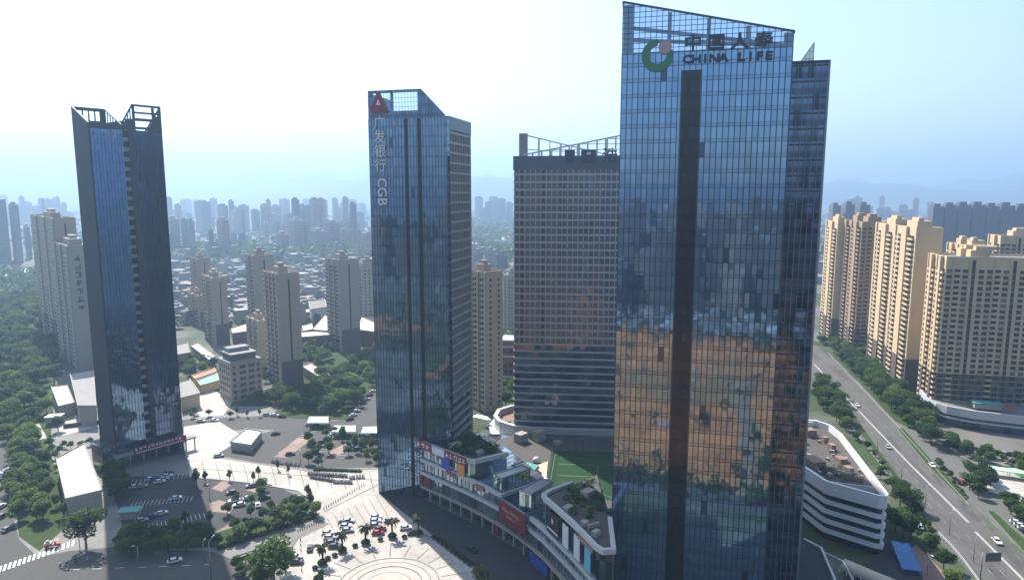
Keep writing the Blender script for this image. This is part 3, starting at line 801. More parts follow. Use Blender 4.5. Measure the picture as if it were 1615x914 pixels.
while x < AW: m.box(x-0.05, x+0.05, -0.14, 0, 0, 146.5); x += 1.3
m.build('mullions', M['fin'], t)
m = MB()                                   # left crown: low in front, high behind
m.box(0.5, x1, -0.1, 0.4, 147, 149.2); m.box(0.5, x1, AD-0.5, AD, 147, 151.5); m.box(0.5, x1, AD-0.5, AD, 155.6, 157.0)
for x in (0.8, 3.6, 6.0, 8.4, 10.8, x1-1.6): m.box(x, x+0.5, AD-0.45, AD-0.05, 151.5, 155.6)
m.box(x1-2.4, x1, AD-0.5, AD, 151.5, 155.6)
m.bar((x1-0.2, 0, 149.2), (x1-0.2, AD, 157), 0.5)
for k in range(1, 6): m.bar((x1-0.2, AD*k/6, 147), (x1-0.2, AD*k/6, 149.2+7.8*k/6), 0.35)
m.build('left_crown', M['darkwall'], t)
m = MB()                                   # right crown: high in front, falling away behind
for z, d in ((157.4, 0.9), (154.4, 0.8), (151.3, 1.2), (147.8, 1.0)): m.box(x2, AW-0.3, -0.1, 0.45, z, z+d)
m.box(x2, x2+1.0, -0.1, 0.45, 146.5, 157.4); m.box(AW-1.4, AW-0.3, -0.1, 0.45, 146.5, 157.4); m.box(AW-4.2, AW-3.2, -0.1, 0.45, 146.5, 157.4)
m.box(AW-3.2, AW-1.4, 0.0, 0.3, 146.5, 153.8); m.prism([(AW-6.5, 0.0), (AW-4.2, 0.0), (AW-4.2, 0.3), (AW-6.5, 0.3)], 146.5, [147.6, 151.2, 151.2, 147.6])
for xx in (x2+0.2, AW-0.5):
    m.bar((xx, 0, 158), (xx, AD, 148.5), 0.5)
    for k in range(1, 6): m.bar((xx, AD*k/6, 146.5), (xx, AD*k/6, 158-9.5*k/6), 0.4)
m.build('right_crown', M['darkwall'], t)
MB().box(0.6, AW-0.4, 0.5, AD-0.6, 146.9 + 0.12, 147.3).build('roof', M['roofgrey'], t)
m = MB().box(-5.5, -0.25, -1, 12, 0, 11); m.build('glass_annex', curtain('annex_glass', (0.34, 0.44, 0.46), 1.5, 3.6, dark=0.0), t)
m = MB().box(-1.5, AW+4, -4.2, -0.2, 5.2, 5.9); [m.tube((x_, -3.9, 0), (x_, -3.9, 5.2), 0.3, n=8) for x_ in (-1, 4.5, 10, 15.5, 21, 26.5, 33)]
m.build('entrance_canopy', M['concrete'], t)
sg = thing('canopy_sign', 'long red sign with two rows of white characters over the slim tower entrance', 'sign', local(t, 0, -4.3, 0), ar)
MB().box(6, 29, -0.3, 0, 5.0, 8.2).build('sign_board', M['red'], sg)
marks(sg, 'lettering', 7.0, 7.5, 12, 1.75, 1.5, M['letter_white'], -0.36)
m = MB()
for i in range(22): m.box(6.9+0.95*i, 7.5+0.95*i, -0.36, -0.31, 5.6, 6.2)
m.build('small_lettering', M['letter_white'], sg)

# ================================================================== CURVED SHOPPING MALL
F = [(-49.5, 271.5), (-46, 268.2), (-39, 261.2), (-31.8, 254), (-24, 246.8), (-16.4, 239.4), (-9.8, 232.4), (-3.7, 225.2), (1.6, 218.2), (6.1, 211.2), (10.2, 203.6), (13.7, 195.8), (16.9, 188.6), (19.8, 181.4), (22.6, 173.6)]
gl_m = curtain('mall_glass', (0.30, 0.37, 0.42), 2.2, 5.4, (1, -1), 0.7, 0.06, 0.05, 0.12, 0.12, 0.5, vary=0.8)
gl_m2 = curtain('mall_glass_dark', (0.12, 0.15, 0.19), 2.2, 5.4, (1, -1), 0.6, 0.08, 0.05, 0.2, 0.0, vary=1.0)
mall = thing('shopping_mall', 'curved mall with pale floor bands, shopfronts and planted roofs at the tower feet', 'shopping mall')
BACK = [(29.3, 190), (29.3, 222), (62, 232), (64, 300), (0, 300), (-12, 300), (-30, 288)]
inner = offset(F, -0.6)
MB().prism(inner + BACK, 5.0, 11.4).build('lower_floors', gl_m, mall)
MB().prism(offset(F, -3.0) + BACK, 0.02, 5.0, 0).build('ground_floor', gl_m2, mall)
m = MB()                                          # shopfront piers
tot = 0
for i in range(len(F)-1):
    a, b = Vector(F[i]), Vector(F[i+1]); d = (b-a); L = d.length; d.normalize()
    while tot < L:
        q = a+d*tot; MB().rbox(q.x+0.6*0.7, q.y+0.6*0.7, math.atan2(d.y, d.x), 0.6, 1.0, 0.02, 4.58).build('shopfront_pier', M['grey_wall'], mall); tot += 6.0
    tot -= L
def uprights(line, z0, z1, step, out, name, w=0.16):
    mb = MB(); tot = 0.3
    for i in range(len(line)-1):
        a, b = Vector(line[i]), Vector(line[i+1]); d = (b-a); L = d.length; d.normalize(); nn = Vector((d.y, -d.x))
        while tot < L:
            q = a+d*tot+nn*out; mb.rbox(q.x, q.y, math.atan2(d.y, d.x), w, 0.2, z0, z1); tot += step
        tot -= L
    mb.build(name, M['fin_light'], mall)
uprights(F, 5.5, 10.2, 2.2, -0.52, 'mullions'); uprights(F[:8], 11.4, 15.6, 2.2, -0.42, 'mullions'); uprights(F[:6], 16.8, 22.4, 2.2, -0.32, 'mullions'); uprights(F[9:], 11.4, 14.2, 2.2, -0.42, 'mullions'); uprights(F[10:], 16.2, 24.6, 3.3, -0.32, 'mullions', 0.4)
def band(line, z0, z1, name='floor_band', mat='white', out=0.5, inn=-0.7):
    MB().strip(line, out, inn, z0, z1).build(name, M[mat], mall)
band(F, 4.6, 5.5, mat='grey_wall'); band(F, 10.2, 11.4)
LM = F[:8]
MB().prism(offset(LM, -0.5) + [(13, 239), (2, 262), (-12, 290), (-30, 288)], 11.4, 16.0).build('third_floor', gl_m, mall)
band(LM + [(13, 239)], 15.6, 16.8)
LT = F[:6]
MB().prism(offset(LT, -0.4) + [(-13.5, 239.6), (-2, 246.5), (-16, 270), (-30, 288)], 16.0, 23.0).build('upper_floors', gl_m, mall)
band(LT + [(-13.5, 238.6), (-1.5, 246.0)], 22.4, 23.9, 'roof_rim', 'white', 0.6, -0.8)
MB().prism(offset(LT, -1.2) + [(-13.6, 240.2), (-3, 247), (-16, 269), (-29, 286)], 23.02, 23.12).build('upper_roof', M['deck'], mall)
RM = F[9:]
MB().prism(offset(RM, -0.5) + [(29.2, 190), (29.2, 221), (16, 216)], 11.4, 16.2).build('third_floor', gl_m, mall)
band(F[9:], 14.2, 15.6)
RT = F[10:]
MB().prism(offset(RT, -0.4) + [(27.5, 172), (29.2, 192), (29.2, 222), (20, 214), (12.0, 207.5)], 16.2, 25.0).build('upper_floors', gl_m2, mall)
band([(20, 215), (12.2, 208.6), (9.9, 205.4)] + RT + [(24.4, 171.2), (27.4, 171.6), (29.0, 190)], 24.6, 26.0, 'roof_rim', 'white', 0.5, -0.8)
MB().prism(offset(RT, -1.4) + [(26.6, 173.5), (28.2, 192), (29.0, 222), (20, 213), (12.6, 206.5)], 25.02, 25.15).build('garden_roof', M['deck'], mall)
# deck between the blocks, sports pitch
sheet('roof_deck', [(-3, 226), (13, 239), (29, 224), (62, 234), (63, 299), (1, 299), (-10, 288), (2, 262), (13, 239.5)], M['deck'], 11.44, None, mall)
pitch = [G(872, 710, 11.5), G(968, 712, 11.5), G(970, 790, 11.5), G(912, 778, 11.5), G(862, 772, 11.5)]
pit = sheet('sports_pitch', pitch, M['turf'], 11.5, None, mall)
lm = MB()
def ln(a, b, w=0.25, z=11.52):
    a, b = Vector(G(*a, z)), Vector(G(*b, z)); d = (b-a).normalized(); s_ = Vector((-d.y, d.x))*w/2
    lm.face([(v.x, v.y, z) for v in (a-s_, b-s_, b+s_, a+s_)])
ln((943, 733), (938, 772)); ln((944, 733), (968, 733)); ln((938, 772), (968, 786)); ln((876, 716), (866, 768))
for k in range(6): ln((880, 722+9*k), (938, 724+9*k), 0.5 if k % 2 else 0.12)
lm.build('pitch_lines', solid('pitch_line', (0.10, 0.16, 0.10), 0.8), pit)
m = MB()
for a, b in ((pitch[0], pitch[4]), (pitch[0], pitch[1])):
    A, B = Vector(a), Vector(b)
    for i in range(9):
        p = A.lerp(B, i/8); m.tube((p.x, p.y, 11.5), (p.x, p.y, 15.5), 0.07, n=5)
    for z in (12.8, 14.2, 15.5): m.bar((A.x, A.y, z), (B.x, B.y, z), 0.06)
m.build('pitch_fence', M['fin'], pit)
# play deck, lit by the gap between the towers
pd = thing('play_area', 'sunlit cream play deck with teal and red shelters on the mall roof', 'play area', (*G(850, 750, 11.5), 11.5))
m = MB(); o_ = pd.location
def rel(pts, z=11.5): return [(a-o_[0], b-o_[1]) for a, b in [G(*q, z) for q in pts]]
m.prism(rel([(838, 752), (846, 734), (864, 728), (862, 752), (851, 765)]), 0.03, 0.3); m.build('play_surface', solid('play_cream', (0.62, 0.50, 0.36), 0.8), pd)
m = MB().prism(rel([(814, 737), (832, 730), (850, 735), (842, 744), (826, 744)], 14), 2.6, 3.0); 
for a in rel([(818, 738), (846, 736), (828, 743)], 14): m.tube((*a, 0), (*a, 2.6), 0.12)
m.build('teal_shelter', M['teal'], pd)
m = MB().prism(rel([(836, 744), (846, 734), (851, 738), (842, 748)], 13), 1.6, 2.2)
m.build('red_slide', solid('slide_red', (0.45, 0.06, 0.05), 0.5), pd)
m = MB(); m.lathe([(0.1, 0), (1.5, 0.2), (1.6, 1.4), (1.0, 2.2), (0.05, 2.4)], 12, 0, (*rel([(846, 729)])[0], 0)); m.lathe([(0.1, 0), (1.1, 0.1), (1.2, 1.0), (0.05, 1.5)], 10, 0, (*rel([(841, 748)])[0], 0.3))
m.build('play_domes', M['white'], pd)
# glass boxes on the roof line
def glass_box(px0, a, dxy, wdt, z0, z1, label):
    b = thing('glass_pavilion', label, 'pavilion', (a[0], a[1], z0), math.atan2(dxy[1], dxy[0]), None)
    L = math.hypot(*dxy); h = z1-z0
    MB().box(0, L, 0, wdt, 0.02, h-0.3).build('glazing', curtain('pavilion_glass', (0.36, 0.46, 0.48), 1.3, 5.6, tilt=0.02, dark=0.05, spandrel=0), b)
    m = MB()
    for k in range(int(L/1.6)+1): m.box(1.6*k-0.07, 1.6*k+0.07, -0.12, 0, 0.02, h-0.3)
    for k in range(3): m.box(-0.12, 0, 1.2*k-0.07, 1.2*k+0.07, 0.02, h-0.3)
    for (p, q) in (((0, 0), (L, 0)), ((0, wdt), (L, wdt))): m.box(p[0]-0.2, q[0]+0.2, p[1]-0.2, p[1]+0.2, h-0.3, h+0.1)
    m.box(-0.2, 0.2, 0, wdt, h-0.29, h+0.11); m.box(L-0.2, L+0.2, 0, wdt, h-0.29, h+0.11)
    m.build('frame', M['fin_light'], b)
    MB().box(0.2, L-0.2, 0.2, wdt-0.2, h-0.28, h-0.16).build('roof', M['metal'], b)
glass_box(0, (-3.6, 226.6), (10.2, 8.4), 4.6, 16.85, 22.0, 'long glass pavilion set on the mall roof behind the maroon billboard')
glass_box(0, (6.4, 212.6), (7.5, 9.5), 5.0, 16.25, 22.6, 'corner glass pavilion beside the curved garden roof rim')
# roof gardens
def shrub_mass(pts, n, z, size, seed, mat, parent, name='roof_garden'):
    rnd = random.Random(seed); mb = MB()
    xs, ys = [p[0] for p in pts], [p[1] for p in pts]; k = 0
    while k < n:
        x, y = rnd.uniform(min(xs), max(xs)), rnd.uniform(min(ys), max(ys))
        if not inside((x, y), pts): continue
        k += 1; r = size*rnd.uniform(0.5, 1.3)
        for _ in range(26):
            leaf_quad(mb, (x+rnd.gauss(0, r*0.5), y+rnd.gauss(0, r*0.5), z+abs(rnd.gauss(0, r*0.55))), size*0.42*rnd.uniform(0.6, 1.2), rnd)
    o = mb.build(name, mat, parent); o['kind'] = 'stuff'; return o
def inside(p, poly):
    r = False; n_ = len(poly)
    for i in range(n_):
        (xa, ya), (xb, yb) = poly[i][:2], poly[i-1][:2]
        if (ya > p[1]) != (yb > p[1]) and p[0] < (xb-xa)*(p[1]-ya)/(yb-ya)+xa: r = not r
    return r
def leaf_quad(mb, c, s_, rnd, mi=0):
    u = Vector((rnd.gauss(0, 1), rnd.gauss(0, 1), rnd.gauss(0, 0.7))).normalized(); w = u.orthogonal().normalized()
    w = (w*math.cos(1.3*rnd.random()*5) + u.cross(w)*math.sin(rnd.random()*6)).normalized()
    u, w = u*s_*rnd.uniform(0.7, 1.2), w*s_*rnd.uniform(0.5, 0.9); c = Vector(c)
    mb.face([c-u, c-w*0.8, c+u, c+w], mi)
shrub_mass([(-38, 266), (-18, 243), (-4, 249), (-16, 268), (-28, 284)], 90, 23.15, 1.6, 5, M['leaf_a'], mall)
shrub_mass([(14, 204), (20, 190), (28, 192), (28, 220), (20, 212)], 45, 25.2, 1.3, 6, M['leaf_a'], mall)
shrub_mass([(10, 234), (24, 228), (28, 226), (22, 232), (14, 238)], 20, 11.5, 1.2, 8, M['leaf_b'], mall)
m = MB()
for x, y, z, a, b, c in ((17, 196, 25.16, 3, 2, 1.2), (21, 186, 25.16, 2, 2, 1.4), (23.5, 180, 25.16, 2.4, 1.6, 1.6), (24, 205, 25.16, 4, 3, 2.2), (-22, 252, 23.13, 5, 2.5, 2.0), (-28, 262, 23.13, 3, 3, 1.6), (-12, 246, 23.13, 3, 2, 1.4), (4, 290, 11.45, 5, 4, 4), (12, 292, 11.45, 5, 4, 4.5), (20, 287, 11.45, 3, 3, 1.5)):
    MB().rbox(x, y, 0.8, a, b, z, z+c).build('roof_unit', M['grey_wall'], mall)
for k in range(4): MB().rbox(22+0.9*k, 184+0.5*k, 0.8, 0.7, 0.9, 25.16, 26.5).build('roof_unit', M['grey_wall'], mall)

# signs of the mall: each a thing of its own
def along(s_):
    i = 0
    for i in range(len(F)-1):
        a, b = Vector(F[i]), Vector(F[i+1]); L = (b-a).length
        if s_ <= L: break
        s_ -= L
    d = (b-a).normalized(); return a+d*s_, d
def panel(name, label, cat, s0, s1, z0, z1, mat, out=0.75, th=0.2, group=None):
    p, d = along(s0); q, _ = along(s1); dd = (q-p); L = dd.length; rz = math.atan2(dd.y, dd.x)
    nrm = Vector((dd.y, -dd.x)).normalized()
    r = thing(name, label, cat, (p.x+nrm.x*out, p.y+nrm.y*out, z0), rz, group)
    MB().box(0, L, -th, 0, 0, z1-z0).build('board', M[mat], r)
    return r, L
def s_of(px, z):
    best = None
    for k in range(0, 1300):
        p, _ = along(k*0.1); e = abs(PX(p.x, p.y, z)[0]-px)
        if best is None or e < best[0]: best = (e, k*0.1)
    return best[1]
r, L = panel('rooftop_sign', 'long crimson sign band with pale characters along the mall roof edge', 'sign', s_of(634, 23), s_of(683, 23), 21.2, 24.4, 'red'); marks(r, 'lettering', 1.4, 1.7, 7, L/7.3, 2.0, M['letter_white'], -0.4, seed=3)
r, L = panel('rooftop_sign', 'white middle board of the mall roof sign band', 'sign', s_of(684, 23), s_of(703, 23), 21.2, 24.0, 'letter_white')
r, L = panel('rooftop_sign', 'crimson sign board with pale characters above the orange banner', 'sign', s_of(704, 23), s_of(738, 23), 21.2, 24.4, 'red'); marks(r, 'lettering', 1.6, 1.7, 5, L/5.2, 2.2, M['letter_white'], -0.4, seed=4)
r, L = panel('banner', 'tall crimson banner hanging on the upper mall front', 'banner', s_of(643, 20), s_of(655, 20), 16.9, 21.0, 'red'); marks(r, 'emblem', L/2, 2.0, 1, 1, 1.4, M['letter_white'], -0.4)
r, L = panel('banner', 'royal blue banner on the upper mall front', 'banner', s_of(699, 20), s_of(712, 20), 16.9, 21.0, 'blue')
r, L = panel('banner', 'orange banner on the upper mall front under the crimson roof sign', 'banner', s_of(724, 20), s_of(735, 20), 16.9, 21.4, 'orange')
r, L = panel('shop_sign', 'small red shop sign on the mall band under the blue banner', 'sign', s_of(706, 16), s_of(722, 16), 15.0, 16.4, 'red', 0.85); marks(r, 'lettering', 0.8, 0.7, 4, L/4.3, 0.9, M['letter_white'], -0.3)
r, L = panel('shop_sign', 'small red shop sign on the mall band left of the glass pavilion', 'sign', s_of(752, 16), s_of(767, 16), 15.0, 16.4, 'red', 0.85); marks(r, 'lettering', 0.8, 0.7, 4, L/4.3, 0.9, M['letter_white'], -0.3, seed=9)
for i, (a, b, mt, nm) in enumerate(((636, 646, 'red', 'crimson'), (650, 656, 'orange', 'narrow orange'), (661, 668, 'red', 'darker crimson'), (671, 680, 'maroon', 'maroon'))):
    r, L = panel('shop_poster', nm + ' poster on the second mall floor near the glass tower corner', 'poster', s_of(a, 9), s_of(b, 9), 6.2, 9.8, mt, 0.5)
r, L = panel('billboard', 'wide maroon billboard with two rows of faded gold lettering bridging the mall entrance', 'billboard', s_of(793, 14), s_of(835, 12), 8.4, 16.2, 'maroon', 1.3, 0.5)
gold = solid('gold_letter', (0.42, 0.26, 0.20), 0.6); marks(r, 'lettering', 3.2, 5.2, 7, L*0.09, 1.7, gold, -0.66, seed=5); marks(r, 'small_lettering', L*0.35, 3.0, 6, L*0.055, 0.9, gold, -0.66, seed=6)
MB().box(-0.2, L+0.2, -0.62, 0.2, 7.8, 8.1).build('top_frame', M['fin_light'], r)
r, L = panel('shop_sign', 'bright blue hoarding over ground floor shops below the maroon billboard', 'sign', s_of(838, 3), s_of(866, 3), 0.4, 4.2, 'blue', 0.6)
r, L = panel('shop_sign', 'small crimson shop sign at the mall entrance beside a white pier', 'sign', s_of(782, 3), s_of(788, 3), 1.2, 4.4, 'red', 0.6)
for i, (a, b, mt, nm) in enumerate(((865, 884, 'black', 'black framed poster with a pale emblem'), (890, 899, 'letter_white', 'pale grey vertical panel, wider'), (908, 917, 'letter_white', 'pale grey vertical panel beside the cyan one'), (925, 934, 'cyan', 'bright cyan vertical panel'))):
    r, L = panel('facade_panel', nm + ' on the dark garden roof block', 'panel', s_of(a, 20), s_of(b, 20), 16.4, 23.4, mt, 0.45)
    if i == 0: marks(r, 'emblem', L/2, 4.6, 1, 1, 2.0, M['letter_white'], -0.3); MB().box(0.4, L-0.4, -0.24, -0.21, 1.0, 1.6).build('emblem_line', M['letter_white'], r)
r, L = panel('rooftop_sign', 'rust coloured lettering strip under the curved garden roof rim', 'sign', s_of(915, 24), s_of(948, 24), 23.4, 24.6, 'terracotta', 0.7)
r, L = panel('shop_sign', 'small white lettered fascia at the glass tower foot', 'sign', 4.4, 10, 5.6, 6.6, 'black', 0.8); marks(r, 'lettering', 0.6, 0.5, 5, L/5.3, 0.8, M['letter_white'], -0.3)

# ================================================================== RING PODIUM OF THE BANDED TOWER
pdm = thing('ring_podium', 'low podium with rounded white roof ring at the foot of the banded tower', 'podium')
ringline = [(70, 285.5), (40, 287.5), (14, 290), (3, 294.5), (-5, 301), (-10, 310), (-11.5, 322), (-8, 334), (0, 340), (20, 342)][::-1]
MB().prism(offset(ringline, 2.0) + [(70, 340)], 0.02, 7.0).build('podium_walls', curtain('podium_glass', (0.22, 0.22, 0.22), 2.4, 6.9, (1, 0), 0.5, 0.1, 0.03, 0.1, 0), pdm)
MB().prism(ringline + [(70, 340)], 7.0, 8.2).build('podium_roof', M['white'], pdm)
rl2 = [(64, 297), (30, 299.5), (9, 301.5), (1, 304.5), (-5, 310), (-7.5, 318), (-6, 327), (0, 333), (12, 336)][::-1]
MB().strip(rl2, 0.9, -0.9, 8.22, 13.4).build('ring_parapet', M['white'], pdm)
MB().strip(offset(rl2, 0.2), 1.3, -0.6, 13.42, 14.3).build('ring_rim', M['white'], pdm)
MB().prism(offset(rl2, -1.2) + [(40, 330)], 8.24, 11.5).build('terrace', solid('terrace_wood', (0.25, 0.15, 0.11), 0.8, var=0.2), pdm)
m = MB()
for k in range(7): m.rbox(-3+1.6*k, 312+3*math.sin(k*2.1)+k*0.6, 0.4*k, 1.5, 1.2, 11.52, 12.6)
m.build('terrace_furniture', M['concrete'], pdm)
m = MB(); m.prism([(36, 296.6), (47, 295.6), (47, 296.2), (36, 297.2)], 8.22, 11.6); m.build('wood_portal', solid('portal_wood', (0.34, 0.20, 0.08), 0.6), pdm)
ca = thing('leaf_canopy', 'pale leaf shaped canopy pointing between the glass tower and the ring podium', 'canopy', (*G(757, 655, 12), 0), R(-25))
m = MB(); P = [(-6, 0, 10.5), (-2, 1.8, 12), (3, 2.0, 11.5), (6, 0.5, 10.6), (4, -1.6, 11), (-1, -1.6, 11.4)]
m.face(P); m.face([(x, y, z-0.35) for x, y, z in P][::-1])
for i in range(6):
    a, b = P[i], P[(i+1) % 6]; m.face([a, (a[0], a[1], a[2]-0.35), (b[0], b[1], b[2]-0.35), b])
m.build('canopy_sheet', M['frame_white'], ca); MB().tube((-1, 0, 0), (-1, 0, 11.2), 0.3).tube((3, 0, 0), (3, 0, 11), 0.3).build('canopy_posts', M['frame_white'], ca)

# ================================================================== WHITE BANDED BUILDING ON THE RIGHT
louvre_white = streaked('louvre_white', (0.72, 0.73, 0.75), 0.45, 0.06)
lot = thing('banded_pavilion', 'white building with wrapping louvre bands and cluttered brown roof terrace', 'building')
LP_ = [(103, 262), (107.6, 236), (109.2, 226.2), (110.6, 224.6), (121.5, 214.6), (123.6, 214.0), (124.9, 215.6), (125.8, 219.5), (137.0, 273), (137.4, 284), (134, 290), (127, 291)]
gl_l = curtain('pavilion_dark_glass', (0.045, 0.055, 0.075), 2.0, 3.9, (1, 1), 0.6, 0.06, 0.04, 0.1, 0)
MB().prism(offset(LP_, -0.9), 0.02, 17.8).build('glazing', gl_l, lot)
for k in range(5):
    MB().strip(LP_, 0.25, -0.9, 2.6+3.5*k, 3.95+3.5*k).build('louvre_band', louvre_white, lot)
MB().strip(LP_, 0.35, -0.55, 18.0, 21.3).build('parapet', louvre_white, lot)
MB().prism(offset(LP_, -0.7), 17.82, 18.6).build('roof_terrace', M['deck'], lot)
m = MB().strip([(109.6, 227.5), (124.6, 222.5)], -0.2, 0.2, 18.62, 20.6); m.build('terrace_wall', M['white'], lot)
m = MB()
rnd = random.Random(4); plant_brown = solid('plant_brown', (0.25, 0.17, 0.13), 0.8, var=0.4, scale=0.3)
for (x, y, a, b, c) in ((114, 246, 5, 7, 2.6), (126, 250, 3, 4, 1.6), (128, 262, 2, 3, 2.4), (124, 240, 2.5, 3, 2), (121, 234, 3, 2, 2.2), (118, 270, 5, 4, 2.2), (126, 278, 4, 4, 3), (129, 270, 2, 2, 2.5)):
    MB().rbox(x, y, 0.15, a, b, 18.6, 18.6+c).build('roof_unit', plant_brown, lot)
m = MB()
for k in range(26): MB().rbox(rnd.uniform(112, 128), rnd.uniform(230, 280), rnd.random()*3, rnd.uniform(0.6, 2), rnd.uniform(0.5, 1.2), 18.6, 19.4+rnd.random()).build('roof_box', M['grey_wall'], lot)
m = MB().box(124, 127, 284, 287, 18.6, 25); m.bar((122, 282, 18.6), (122, 282, 23), 0.4); m.bar((122, 282, 23), (129, 282, 23), 0.4); m.build('roof_portal', M['frame_white'], lot)
shrub_mass([(112, 232), (124, 228), (127, 245), (113, 250)], 14, 18.6, 1.2, 12, M['leaf_c'], lot)
# ramps and canopy at its foot
cv = thing('ribbed_canopy', 'long cream vaulted canopy below the white banded building', 'canopy', (0, 0, 0))
a, b = Vector((*G(1331, 884, 4), 0)), Vector((*G(1412, 918, 4), 0)); d = (b-a).normalized(); s_ = Vector((-d.y, d.x, 0)); L = (b-a).length
m = MB()
for i in range(14):
    p, q = a+d*(L*i/14), a+d*(L*(i+1)/14)
    for k in range(8):
        def cp(o, th): return o + s_*(2.6*math.cos(th)) + Vector((0, 0, 2.2+2.4*math.sin(th)))
        t0, t1 = math.pi*k/8, math.pi*(k+1)/8
        m.face([cp(p, t0), cp(q, t0), cp(q, t1), cp(p, t1)], 0, True)
m.build('vault', solid('canopy_cream', (0.50, 0.44, 0.34), 0.5), cv)
m = MB()
for i in range(8):
    for sgn in (-1, 1):
        p = a+d*(L*i/7)+s_*2.55*sgn; m.tube((p.x, p.y, 0), (p.x, p.y, 2.3), 0.15, n=6)
m.build('canopy_posts', M['frame_white'], cv)
rp = thing('podium_deck', 'dark podium roof edged with a white parapet beside the tallest tower', 'podium')
pl = [(92, 214), G(1268, 853, 9), G(1295, 867, 9), G(1316, 916, 9), G(1330, 960, 9), G(1250, 960, 9), (88, 196)]
MB().prism(pl, 0.02, 9.0, 0, 1).build('podium_body', [M['darkwall'], M['asphalt_dark']], rp)
MB().strip(pl[1:5], -0.35, 0.35, 9.02, 10.0).build('parapet', M['white'], rp)
MB().strip([G(1295, 867, 9), G(1330, 884, 9), G(1345, 912, 9)], -0.2, 0.2, 8.2, 9.0).build('edge_beam', M['white'], rp)
bl = thing('ramp_shelter', 'blue glazed shelter over the car park ramp at bottom right', 'shelter')
a, b = Vector(G(1404, 866)), Vector(G(1423, 905)); d = (b-a).normalized(); s_ = Vector((-d.y, d.x))
m = MB(); e = MB()
for off_, mb in ((0, e), (5.4, e)):
    p, q = a+s_*off_, b+s_*off_; mb.bar((p.x, p.y, 3.2), (q.x, q.y, 1.8), 0.35)
    for i in range(5):
        r_ = p.lerp(q, i/4); mb.bar((r_.x, r_.y, 0), (r_.x, r_.y, 3.2-1.4*i/4), 0.2)
e.build('shelter_frame', solid('blue_steel', (0.05, 0.13, 0.36), 0.4, 0.2), bl)
p, q = a+s_*5.4, b+s_*5.4
m.face([(a.x, a.y, 3.3), (b.x, b.y, 1.9), (q.x, q.y, 1.9), (p.x, p.y, 3.3)]); m.build('shelter_roof', clear_glass('blue_glass', (0.2, 0.35, 0.65), 0.45), bl)
sheet('lawn', gpoly([(1312, 556), (1345, 558), (1470, 690), (1412, 664)]), M['grass'])
sheet('service_yard', gpoly([(1330, 900), (1391, 880), (1400, 852), (1440, 860), (1480, 930), (1480, 985), (1330, 985)]), M['asphalt_dark'])
sheet('side_path', gpoly([(1432, 868), (1445, 858), (1490, 905), (1500, 960), (1480, 960)]), M['pink'])

# ================================================================== APARTMENT TOWERS
def solve(o, d, px, z):
    """length along direction d from o that reaches photo column px"""
    lo, hi = 0.0, 400.0
    f = lambda L: PX(o[0]+d[0]*L, o[1]+d[1]*L, z)[0]-px
    s0 = f(0.0) > 0
    for _ in range(50):
        m_ = (lo+hi)/2
        if (f(m_) > 0) == s0: lo = m_
        else: hi = m_
    return (lo+hi)/2
def corner(xc, yb, x0, x1, yt, ang):
    o = G(xc, yb); a = R(ang)
    r, l = (math.cos(a), math.sin(a)), (-math.sin(a), math.cos(a))
    return o, a, solve(o, r, x1, 20), solve(o, l, x0, 20), ZH(yt, o[1])
WIN = {}
def window_mesh(w, h, frame, glass='pane'):
    k = (w, h, frame, glass)
    if k not in WIN:
        m = MB(); m.box(-w/2, w/2, -0.10, 0.0, -0.1, 0.0, 0); m.box(-w/2, -w/2+0.1, -0.06, 0, 0, h, 0); m.box(w/2-0.1, w/2, -0.06, 0, 0, h, 0); m.box(-0.05, 0.05, -0.06, 0, 0, h, 0)
        m.box(-w/2+0.1, -0.05, -0.03, 0, 0.0, h, 1); m.box(0.05, w/2-0.1, -0.03, 0, 0.0, h, 1)
        WIN[k] = m.mesh('window', [M[frame], M[glass]])
    return WIN[k]
def repeat(root, name, me, spots, keep=100):
    """spots: (x, y, z, rz) in the thing's own frame; the ones that show largest stand alone, the rest are one part"""
    wm = Matrix.Translation(root.location) @ Matrix.Rotation(root.rotation_euler[2], 4, 'Z')
    cp_ = Vector((0, 0, CAMH))
    spots = sorted(spots, key=lambda s_: ((wm @ Vector(s_[:3]))-cp_).length)
    for x, y, z, rz in spots[:keep]: link(name, me, root, (x, y, z), rz)
    rest = spots[keep:]
    if rest:
        V, Fc, Mi = [], [], []
        base = [v.co.copy() for v in me.vertices]; fs = [(list(p_.vertices), p_.material_index) for p_ in me.polygons]
        for x, y, z, rz in rest:
            b_ = len(V); c, s_ = math.cos(rz), math.sin(rz)
            V += [(x+v.x*c-v.y*s_, y+v.x*s_+v.y*c, z+v.z) for v in base]
            for vs, mi in fs: Fc.append([b_+i for i in vs]); Mi.append(mi)
        m2 = bpy.data.meshes.new(name); m2.from_pydata(V, [], Fc)
        for mt in me.materials: m2.materials.append(mt)
        m2.polygons.foreach_set('material_index', Mi); m2.update()
        link(name, m2, root, kind='stuff')
M['curtain'] = solid('curtained_pane', (0.12, 0.11, 0.10), 0.4, var=0.4, scale=0.2)
AC_MESH = MB().box(-0.42, 0.42, -0.4, -0.02, 0, 0.6).box(-0.5, 0.5, -0.45, 0, -0.1, -0.02).mesh('air_conditioner', [M['grey_wall']])
BALC = {}
def balcony_mesh(w, d, mat):
    k = (w, d, mat)
    if k not in BALC:
        m = MB(); m.box(-w/2, w/2, -d, 0, 0, 0.14, 0); m.box(-w/2, w/2, -d, -d+0.14, 0.14, 1.15, 0); m.box(-w/2, -w/2+0.14, -d+0.14, 0, 0.14, 1.15, 0); m.box(w/2-0.14, w/2, -d+0.14, 0, 0.14, 1.15, 0)
        m.box(-w/2+0.2, w/2-0.2, -0.04, -0.01, 0.2, 2.5, 1)
        BALC[k] = m.mesh('balcony', [M[mat], M['pane']])
    return BALC[k]
FH = 3.0
